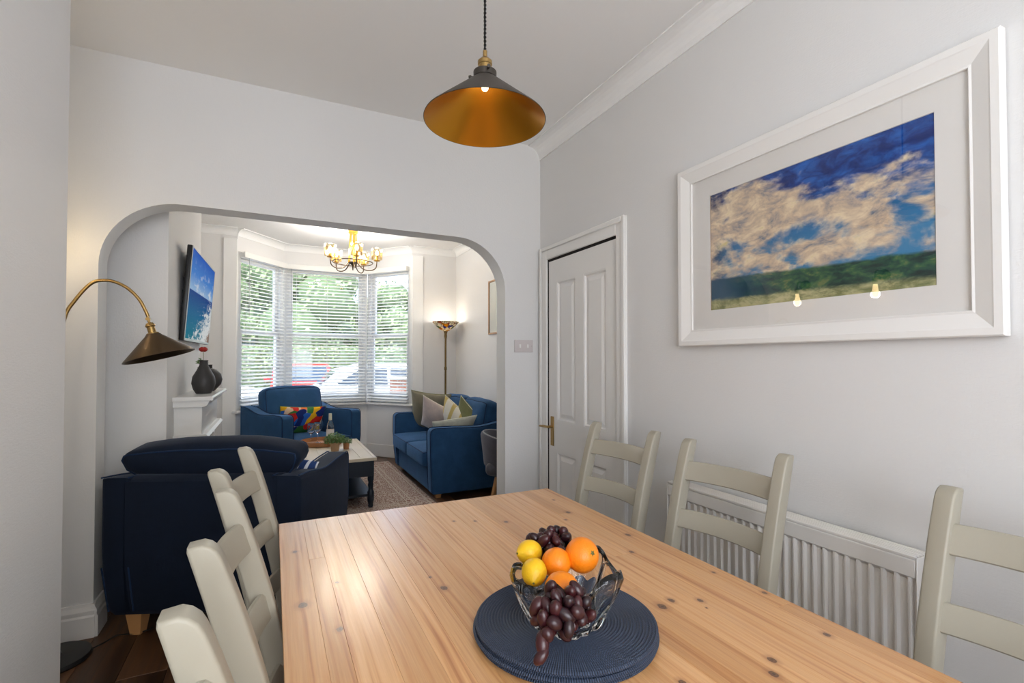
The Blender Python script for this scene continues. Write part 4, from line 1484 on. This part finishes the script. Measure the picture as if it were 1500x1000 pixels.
p2 = empty('potted_plant', 'smaller plant in a brown pot behind the bushy one, at the right of the tray', 'plant', (.66, 5.08, TT + .0005))
lathe('pot', [(0, 0), (.026, 0), (.032, .06), (.028, .06), (.026, .05), (0, .05)], M['tray'], p2, 20)
leafy('foliage', .05, 160, .055, .06, .026, 9, p2, M['leaf'])

# ================================================================ grey tub chair behind the arch
tc = empty('tub_chair', 'grey upholstered tub chair with light piping and wooden legs, behind the arch', 'chair', (1.93, 3.93, 0), radians(60))
bm = bmesh.new()
n = 24
rings = []
for i in range(n + 1):
    a = radians(-30 + 240 * i / n)       # opening towards -y local
    k = abs(2 * i / n - 1)
    top = .70 - .11 * k ** 2
    ri_, ro_ = .225, .265
    ring = []
    for (rad, z) in ((ro_ - .06, .33), (ro_ - .01, .42), (ro_ + .02, top - .02), (ro_ + .012, top), (ri_ + .02, top), (ri_ + .008, top - .02), (ri_ - .01, .44), (ri_ - .04, .35)):
        ring.append(bm.verts.new((rad * cos(a), rad * sin(a), z)))
    rings.append(ring)
for a, b in zip(rings, rings[1:]):
    for k in range(8):
        bm.faces.new((a[k], b[k], b[(k + 1) % 8], a[(k + 1) % 8]))
bm.faces.new(rings[0]); bm.faces.new(rings[-1][::-1])
from_bm('shell', bm, M['grey_felt'], tc, angle=50)
tube('piping', [(.262 * cos(radians(-30 + 240 * i / n)), .262 * sin(radians(-30 + 240 * i / n)), .70 - .11 * abs(2 * i / n - 1) ** 2 + .004) for i in range(n + 1)], .005, M['light_piping'], tc, 6)
soft('seat', .44, .44, .11, .045, M['grey_felt'], tc, 10, (0, 0, .02), loc=(0, 0, .40))
for sx in (-1, 1):
    for sy in (-1, 1):
        from_bm('leg', tube_bm([(sx * .12, sy * .12, .36), (sx * .2, sy * .2, 0)], [.018, .011], 12), M['oak'], tc, angle=50)

# ================================================================ mantelpiece, vases, television
mt = empty('mantelpiece', 'white fireplace surround with a moulded shelf under the television', 'fireplace', (-.55, 4.125, 0))
MY0, MY1 = -.53, .50
from_bm('mantel_shelf', join(prism_bm([(0, 1.085), (.212, 1.085), (.215, 1.10), (.205, 1.11), (0, 1.11)], MY0, MY1, 'y'),
        prism_bm([(0, 1.045), (.165, 1.045), (.18, 1.055), (.195, 1.085), (0, 1.085)], MY0 + .02, MY1 - .02, 'y')), M['white'], mt, angle=30)
boxes('frieze', [(0, .15, MY0 + .05, MY1 - .05, .86, 1.045)], M['white'], mt, bev=.003)
from_bm('lower_moulding', prism_bm([(0, .83), (.165, .83), (.19, .855), (.175, .87), (0, .87)], MY0 + .03, MY1 - .03, 'y'), M['white'], mt, angle=30)
for (a, b) in ((MY0 + .05, MY0 + .2), (MY1 - .2, MY1 - .05)):
    boxes('pilaster', [(0, .13, a, b, 0, .83), (.13, .14, a + .03, b - .03, .15, .78), (0, .15, a - .01, b + .01, 0, .14)], M['white'], mt, bev=.003)
boxes('inner_surround', [(0, .03, MY0 + .2, MY0 + .28, 0, .83), (0, .03, MY1 - .28, MY1 - .2, 0, .83), (0, .03, MY0 + .28, MY1 - .28, .72, .83)], M['white'], mt)
box('fire_opening', (0, .012, MY0 + .28, MY1 - .28, 0, .72), M['hearth'], mt)
box('grate', (.012, .06, MY0 + .33, MY1 - .33, .04, .3), M['black_plastic'], mt, bev=.01)

v1 = lathe('vase', [(0, 0), (.045, 0), (.062, .03), (.072, .07), (.066, .115), (.042, .16), (.026, .195), (.024, .215), (.027, .228), (.021, .228), (.02, .2), (0, .195)], M['vase'], None, 40, loc=(-.425, 3.94, 1.1105))
tag(v1, 'dark grey stoneware bottle vase with a slim neck on the mantelpiece', 'vase')
bm = lathe_bm([(0, 0), (.03, 0), (.04, .006), (.08, .05), (.09, .085), (.08, .125), (.045, .16), (.018, .168), (.015, .19), (.019, .195), (.012, .195), (0, .18)], 40)
for v in bm.verts:
    v.co.x *= .5 if v.co.z < .17 else 1
    
v2 = from_bm('vase', bm, M['vase'], None, loc=(-.415, 4.20, 1.1105), rot=(0, 0, radians(-55)), angle=50)
tag(v2, 'flat round dark vase with a tiny neck, behind the bottle vase', 'vase')
fl_ = empty('flower_vase', 'small glass bud vase with a red flower and green leaves behind the dark vases', 'flowers', (-.455, 4.09, 1.1105))
lathe('bud_vase', [(0, 0), (.022, 0), (.026, .04), (.014, .09), (.012, .12), (.0105, .12), (.012, .09), (.023, .04), (.019, .004), (0, .004)], M['glass'], fl_, 20, angle=70)
from_bm('stem', tube_bm(smooth_path([(0, 0, .01), (.003, 0, .12), (.01, .004, .23), (.008, .01, .30)], 4), .002, 6), M['stem'], fl_)
from_bm('flower', sphere_bm(.022, 14, 10, 1, 1, .7, lambda c: c * (1 + .25 * sin(6 * math.atan2(c.y, c.x)))), M['petal_red'], fl_, smooth=True, loc=(.008, .012, .305))
leafy('leaves', .16, 16, .028, .12, .05, 12, fl_, M['leaf'])

tv = empty('television', 'flat screen television on a wall bracket, showing a blue sea and sky', 'television', (-.485, 4.31, 1.78))
tvr = bpy.data.objects.new('x', None)
TW, TH = 1.06, .63
# tilt: top leans out (+x) ; screen plane local: x' along +y(world), normal +x
tv.rotation_euler = (0, radians(4.0), radians(-1.5))
box('cabinet', (-.03, .0, -TW / 2, TW / 2, -TH / 2, TH / 2), M['black_plastic'], tv, bev=.006, seg=2)
bz = boxes('bezel', [(0, .004, -TW / 2 + .003, -TW / 2 + .012, -TH / 2 + .003, TH / 2 - .003), (0, .004, TW / 2 - .012, TW / 2 - .003, -TH / 2 + .003, TH / 2 - .003),
               (0, .004, -TW / 2 + .012, TW / 2 - .012, TH / 2 - .012, TH / 2 - .003), (0, .004, -TW / 2 + .012, TW / 2 - .012, -TH / 2 + .003, -TH / 2 + .018)], M['chrome'], tv)
scn = link('screen', [(0, 0, 0), (1, 0, 0), (1, 0, 1), (0, 0, 1), (0, .001, 0), (1, .001, 0), (1, .001, 1), (0, .001, 1)],
           [(0, 1, 2, 3), (7, 6, 5, 4), (0, 4, 5, 1), (1, 5, 6, 2), (2, 6, 7, 3), (3, 7, 4, 0)], M['tv'], tv, loc=(.0015, -TW / 2 + .012, -TH / 2 + .018), rot=(0, 0, pi / 2))
scn.scale = (TW - .024, 1, TH - .03)
boxes('wall_mount', [(-.065, -.03, -.36, -.24, -.14, .12), (-.065, -.03, .1, .2, -.14, .12), (-.068, -.045, -.4, .25, -.03, .03)], M['black_plastic'], tv, bev=.004)

# ================================================================ chandelier
cx_, cy_ = .80, 5.70
cd = empty('chandelier', 'brass chandelier with five glowing ribbed glass shades in the bay room', 'chandelier', (cx_, cy_, CZ))
lathe('ceiling_hook', [(0, 0), (.012, 0), (.012, -.05), (.008, -.06), (0, -.06)], M['gold'], cd, 16)
lathe('top_cap', [(0, -.05), (.05, -.05), (.052, -.054), (.052, -.105), (.048, -.11), (0, -.11)], M['gold'], cd, 32)
for k in range(5):
    a = 2 * pi * k / 5 + .95
    tube('stay_rod', [(.03 * cos(a), .03 * sin(a), -.10), (.05 * cos(a), .05 * sin(a), -.44)], .0075, M['gold'], cd, 8)
tube('ring', [(.215 * cos(2 * pi * i / 48), .215 * sin(2 * pi * i / 48), -.435) for i in range(48)], .006, M['bronze'], cd, 6, closed=True)
lathe('finial', [(0, -.45), (.012, -.455), (.052, -.44), (.052, -.432), (.01, -.47), (.006, -.52), (0, -.525)], M['bronze'], cd, 20)
crm = None
for k in range(5):
    a = 2 * pi * k / 5 + .95
    d = Vector((cos(a), sin(a), 0))
    arm = tube('arm', smooth_path([d * .05 + Vector((0, 0, -.44)), d * .11 + Vector((0, 0, -.505)), d * .19 + Vector((0, 0, -.52)), d * .25 + Vector((0, 0, -.49)), d * .262 + Vector((0, 0, -.41))], 6), .006, M['bronze'], cd, 8)
    lathe('candle_cup', [(0, -.42), (.03, -.415), (.034, -.405), (.012, -.40), (.012, -.35), (0, -.35)], M['gold'], arm, 16, loc=(d.x * .262, d.y * .262, 0))
    # shade: ring of square crystal rods
    bm = join(*[(lambda q: q)(tube_bm([(.052 * cos(2 * pi * i / 18), .052 * sin(2 * pi * i / 18), -.40), (.056 * cos(2 * pi * i / 18), .056 * sin(2 * pi * i / 18), -.275)], .0075, 4)) for i in range(18)])
    s_ = from_bm('glass_shade', bm, M['crystal'], cd, loc=(d.x * .262, d.y * .262, 0))
    lathe('bulb', [(0, -.35), (.012, -.345), (.020, -.325), (.014, -.30), (0, -.285)], M['chand_bulb'], s_, 12, angle=80)
    light('chandelier_glow', 'POINT', (cx_ + d.x * .262, cy_ + d.y * .262, CZ - .262), 9, (1.0, .96, .92), shadow_soft_size=.03)

# ================================================================ uplighter floor lamp
ul = empty('floor_lamp', 'slim antique brass uplighter with a stained glass bowl in the far right corner', 'lamp', (2.08, 6.27, 0))
lathe('base', [(0, 0), (.14, 0), (.14, .015), (.09, .03), (.03, .04), (.02, .06), (0, .06)], M['antique'], ul, 40)
lathe('pole', [(.0, .05), (.013, .05), (.013, .6), (.017, .61), (.017, .64), (.013, .65), (.013, 1.2), (.018, 1.21), (.018, 1.24), (.013, 1.25), (.013, 1.62), (.02, 1.66), (.017, 1.69), (.03, 1.73), (.0, 1.73)], M['antique'], ul, 20)
lathe('glass_bowl', [(.03, 1.725), (.07, 1.745), (.12, 1.785), (.165, 1.83), (.18, 1.85), (.177, 1.851), (.162, 1.833), (.118, 1.79), (.07, 1.75), (.03, 1.73)], M['tiffany'], ul, 48)
lathe('bulb', [(0, 1.745), (.02, 1.755), (.028, 1.78), (.02, 1.8), (0, 1.81)], M['bulb'], ul, 16, angle=80)
light('uplighter_glow', 'POINT', (2.08, 6.27, 1.845), 2.4, (1.0, .95, .88), shadow_soft_size=.04)

# small framed print on the living room's right wall
fp2 = empty('framed_print', 'small print in a thin oak frame on the wall beyond the arch', 'picture', (LR, 5.02, 1.955))
from_bm('frame', frame_bm(.60, .63, .02, [(0, 0), (0, -.02), (.018, -.02), (.02, -.012), (.02, 0)]), M['light_oak'], fp2)
box('print', (-.008, -.001, -.281, .281, -.296, .296), M['print_paper'], fp2)
box('glazing', (-.0125, -.0115, -.28, .28, -.295, .295), M['picture_glass'], fp2)

# ================================================================ arc floor lamp
al = empty('arc_floor_lamp', 'antique brass arc floor lamp with a cone shade on a round black base', 'lamp', (-.865, 2.86, 0))
lathe('base', [(0, 0), (.13, 0), (.135, .008), (.13, .022), (.03, .03), (.02, .05), (0, .05)], M['black_base'], al, 48, loc=(0, .0, .0))
P = lambda x, z: (x + .865, -.01, z)
tube('pole', smooth_path([P(-.865, .03), P(-.865, .7), P(-.862, 1.3), P(-.843, 1.52), P(-.806, 1.61), P(-.75, 1.69), P(-.70, 1.708), P(-.655, 1.70), P(-.61, 1.672), P(-.57, 1.625), P(-.546, 1.574), P(-.535, 1.545)], 6), .0075, M['brass'], al, 10)
ax_dir = Vector((.26, -.05, -.96)).normalized()
rot_q = (-ax_dir).to_track_quat('Z', 'Y')
ap = Vector((-.535 + .865, -.01, 1.535))
hdl = from_bm('swivel_joint', join(tube_bm([ap + Vector((0, -.014, 0)), ap + Vector((0, .014, 0))], .009, 12), tube_bm([ap, ap + ax_dir * .03], .006, 10)), M['brass'], al, angle=40)
lathe('lamp_holder', [(0, -.02), (.014, -.02), (.02, -.03), (.021, -.036), (.016, -.04), (.017, -.066), (.026, -.07), (.026, -.075), (0, -.075)], M['brass'], al, 24, loc=ap, rot=rot_q.to_euler())
sh_ = lathe('shade', [(.022, -.07), (.03, -.076), (.034, -.082), (.145, -.182), (.147, -.186), (.1445, -.186), (.033, -.086), (.02, -.08)], M['bronze'], al, 64, loc=ap, rot=rot_q.to_euler())
tube('flex', smooth_path([(.10, .0, .012), (.16, .08, .006), (.2, .13, .005), (.28, .11, .005), (.34, .135, .005)], 6), .003, M['cable'], al, 6)

# ================================================================ venetian blinds
def blind(i, off, label, inset):
    x0, y0, a, L = seg_frame(i)
    Lb = L - 2 * inset[0] if len(inset) == 1 else L - inset[0] - inset[1]
    xa = inset[0]
    nx, ny = sin(a), -cos(a)
    b = empty('venetian_blind', label, 'blind', (x0 + cos(a) * (xa + Lb / 2) + nx * off, y0 + sin(a) * (xa + Lb / 2) + ny * off, 0), a, 'white slatted blinds in the bay')
    top = HEAD - .015
    hr = boxes('headrail', [(-Lb / 2, Lb / 2, -.03, .03, top - .05, top), (-Lb / 2 - .003, Lb / 2 + .003, -.04, -.03, top - .058, top + .01)], M['slat'], b, bev=.003)
    z1, z0 = top - .058, SILL + .045
    n = int((z1 - z0) / .0435)
    bm = bmesh.new()
    w = .0245
    T = radians(22)
    for s_ in (0,):
        pr = [(-w, -.0012), (w, -.0012), (w, .0014), (0, .0032), (-w, .0014)]
        vs = [[bm.verts.new((xx, y, z)) for y, z in pr] for xx in (-Lb / 2, Lb / 2)]
        for k in range(5):
            bm.faces.new((vs[0][k], vs[1][k], vs[1][(k + 1) % 5], vs[0][(k + 1) % 5]))
        bm.faces.new(vs[0][::-1]); bm.faces.new(vs[1])
    me = bpy.data.meshes.new('slat')
    bmesh.ops.recalc_face_normals(bm, faces=bm.faces)
    bm.to_mesh(me); bm.free(); me.materials.append(M['slat'])
    for k in range(n):
        o = bpy.data.objects.new('slat', me); COL.objects.link(o); o.parent = b
        o.location = (0, 0, z0 + (k + .5) * (z1 - z0) / n)
        o.rotation_euler = (T, 0, 0)
    box('bottom_rail', (-Lb / 2, Lb / 2, -.025, .025, z0 - .025, z0 - .005), M['slat'], b, bev=.003)
    for u in ((-.36, .36) if L < .9 else (-.38, 0, .38)):
        for yy in (-.0262, .0262):
            tube('ladder_cord', [(u * Lb, yy, z0), (u * Lb, yy, z1 + .02)], .0012, M['slat'], b, 4)
    tube('tilt_wand', [(-Lb / 2 + .06, -.045, top - .06), (-Lb / 2 + .062, -.046, top - .75)], .003, M['light_piping'], b, 6)
    return b
blind(0, .05, 'white slatted blind on the left, angled window of the bay', (.02, .05))
blind(1, .05, 'white slatted blind on the wide middle window of the bay', (.035,))
blind(2, .05, 'white slatted blind on the narrow right-hand window of the bay', (.05, .03))
# deep pelmet box above the left blind
x0, y0, a, L = seg_frame(0)

# ================================================================ outside
def car(label, loc, rz, mat, group='cars parked across the street', tall=1.0):
    c = empty('car', label, 'car', loc, rz, group)
    L, Wc = 4.1, 1.72
    body = [(-2.05, .32), (-2.02, .62), (-1.95, .82), (-1.2, .92), (-.6, 1.36 * tall), (-.3, 1.45 * tall), (.9, 1.45 * tall), (1.45, 1.32 * tall), (1.85, .95), (2.03, .85), (2.05, .4), (1.9, .26), (-1.9, .26)]
    bm = prism_bm([(x, z) for x, z in body], -Wc / 2, Wc / 2, 'y', bev=.07, seg=3)
    for v in bm.verts:
        if v.co.z > .95:
            v.co.y *= 1 - .2 * (v.co.z - .95)
    from_bm('body', bm, mat, c, angle=40)
    wz = 1.36 * tall
    for s in (-1, 1):
        for pts in ([(-.98, .93), (-.52, wz - .02), (.25, wz), (.25, .93)], [(.33, .93), (.33, wz), (.95, wz), (1.5, 1.0)]):
            bm = prism_bm(pts if s else pts, .0, .02, 'y')
            for v in bm.verts:
                v.co.y = s * (Wc / 2 - .005 + v.co.y) * (1 - .2 * max(0, v.co.z - .95))
            from_bm('side_window', bm, M['car_glass'], c)
        for xx in (-1.3, 1.3):
            from_bm('wheel', tube_bm([(xx, s * (Wc / 2 - .2), .32), (xx, s * (Wc / 2 + .01), .32)], .32, 24), M['tyre'], c, angle=50)
        box('door_mirror', (-.9, -.72, s * .95 - .08, s * .95 + .08, .92, 1.04), mat, c, bev=.02)
    from_bm('windscreen', prism_bm([(-1.17, .945), (-.62, wz - .01), (-.6, wz - .03), (-1.13, .93)], -.68, .68, 'y'), M['car_glass'], c)
    from_bm('rear_window', prism_bm([(1.50, wz - .07), (1.83, 1.0), (1.85, .99), (1.52, wz - .08)], -.62, .62, 'y'), M['car_glass'], c)
    for s in (-1, 1):
        box('headlamp', (-2.07, -1.96, s * .62 - .16, s * .62 + .16, .62, .76), M['slat'], c, bev=.02)
        box('tail_lamp', (1.97, 2.07, s * .68 - .1, s * .68 + .1, .68, .86), M['orange_lamp'], c, bev=.02)
    return c
G0 = -.22
car('red car parked across the street, seen through the middle blind', (.80, 16.6, G0), radians(90), M['car_red'])
car('white car parked across the street, seen through the middle blind', (2.85, 12.9, G0), radians(180), M['car_white'])
car('silver car parked behind the white one, seen through the right blind', (6.3, 16.6, G0), radians(0), M['car_silver'])
car('white car seen through the left blind', (-1.95, 12.9, G0), radians(180), M['car_white'])
gw = box('garden_wall', (2.1, 6.0, 9.6, 9.83, G0, .95), M['brick'])
tag(gw, 'low brick garden wall outside the right-hand window', 'wall')
box('coping', (2.05, 6.05, 9.55, 9.88, .95, 1.02), simple('coping_stone', (214, 208, 198), .8), gw)

def tree(label, loc, h, rad, n, seed, crown_low=.25, mat=None, leafsize=.22):
    t = empty('tree', label, 'tree', loc, 0, 'trees and shrubs across the street')
    r = random.Random(seed)
    from_bm('trunk', tube_bm(smooth_path([(0, 0, -.1), (.05, .02, h * .3), (-.05, .05, h * .6), (0, 0, h * .85)], 5), [.16 - .006 * k for k in range(16)], 10), M['bark'], t, angle=50)
    blobs = []
    for k in range(14):
        a = r.uniform(0, 2 * pi)
        z = h * (crown_low + (1 - crown_low) * r.random() * .85)
        q = rad * .55 * (1 - .4 * abs(z / h - .55))
        blobs.append((Vector((q * cos(a), q * sin(a), z)), rad * r.uniform(.38, .6)))
    verts, faces = [], []
    verts_d, faces_d = [], []
    for k in range(n):
        c, br = r.choice(blobs)
        d = Vector((r.gauss(0, 1), r.gauss(0, 1), r.gauss(0, 1))).normalized()
        p = c + d * br * r.uniform(.65, 1.05)
        nrm = (d + Vector((r.uniform(-1, 1), r.uniform(-1, 1), r.uniform(-1, 1))) * .7).normalized()
        u = nrm.orthogonal().normalized()
        v = nrm.cross(u)
        s = leafsize * r.uniform(.5, 1.1)
        i0 = len(verts)
        verts += [p - u * s * .5, p + v * s * .3, p + u * s * .5, p - v * s * .3]
        faces.append((i0, i0 + 1, i0 + 2, i0 + 3))
    o = link('foliage', verts, faces, mat or M['tree_leaf'], t)
    o['kind'] = 'stuff'
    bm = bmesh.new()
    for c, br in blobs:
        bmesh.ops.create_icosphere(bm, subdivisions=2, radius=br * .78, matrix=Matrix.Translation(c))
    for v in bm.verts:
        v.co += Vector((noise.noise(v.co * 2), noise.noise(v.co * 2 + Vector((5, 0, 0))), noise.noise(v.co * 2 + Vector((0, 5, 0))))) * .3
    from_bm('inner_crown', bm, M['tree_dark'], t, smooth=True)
    return t
tree('tall leafy tree beyond the parked cars, behind the middle blind', (1.0, 22.6, G0), 6.4, 2.9, 5200, 1)
tree('bright leafy tree filling the right-hand window', (6.0, 23, G0), 5.3, 2.3, 5200, 2)
tree('leafy tree behind the left blind', (-5.0, 23., G0), 6.6, 3.0, 4200, 3)
tree('broad leafy tree between the middle and left windows', (-2., 29.0, G0), 8.4, 3.0, 4200, 4)
def hedge(label, x0, x1, y, h, n, seed):
    t = empty('hedge', label, 'hedge', ((x0 + x1) / 2, y, G0), 0)
    r = random.Random(seed)
    hw = (x1 - x0) / 2
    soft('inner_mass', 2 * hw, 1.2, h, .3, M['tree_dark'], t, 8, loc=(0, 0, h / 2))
    verts, faces = [], []
    for k in range(n):
        p = Vector((r.uniform(-hw, hw), r.choice([-.62, -.6, .0]) + r.uniform(-.06, .04), r.uniform(0, h)))
        if p.y > -.3:
            p.z = h + r.uniform(-.03, .06); p.y = r.uniform(-.6, .6)
        s = .16 * r.uniform(.6, 1.2)
        nrm = Vector((r.uniform(-1, 1), r.uniform(-1, -.1), r.uniform(-1, 1))).normalized()
        u = nrm.orthogonal().normalized(); v = nrm.cross(u)
        i0 = len(verts)
        verts += [p - u * s * .5, p + v * s * .3, p + u * s * .5, p - v * s * .3]
        faces.append((i0, i0 + 1, i0 + 2, i0 + 3))
    o = link('foliage', verts, faces, M['tree_leaf'], t)
    o['kind'] = 'stuff'
tree('pale green young tree filling the gap between the two window trees', (3.6, 27.5, G0), 5.2, 2.4, 4200, 7)
hedge('long clipped hedge behind the parked cars', -9, 11, 19.6, 2.0, 7000, 6)
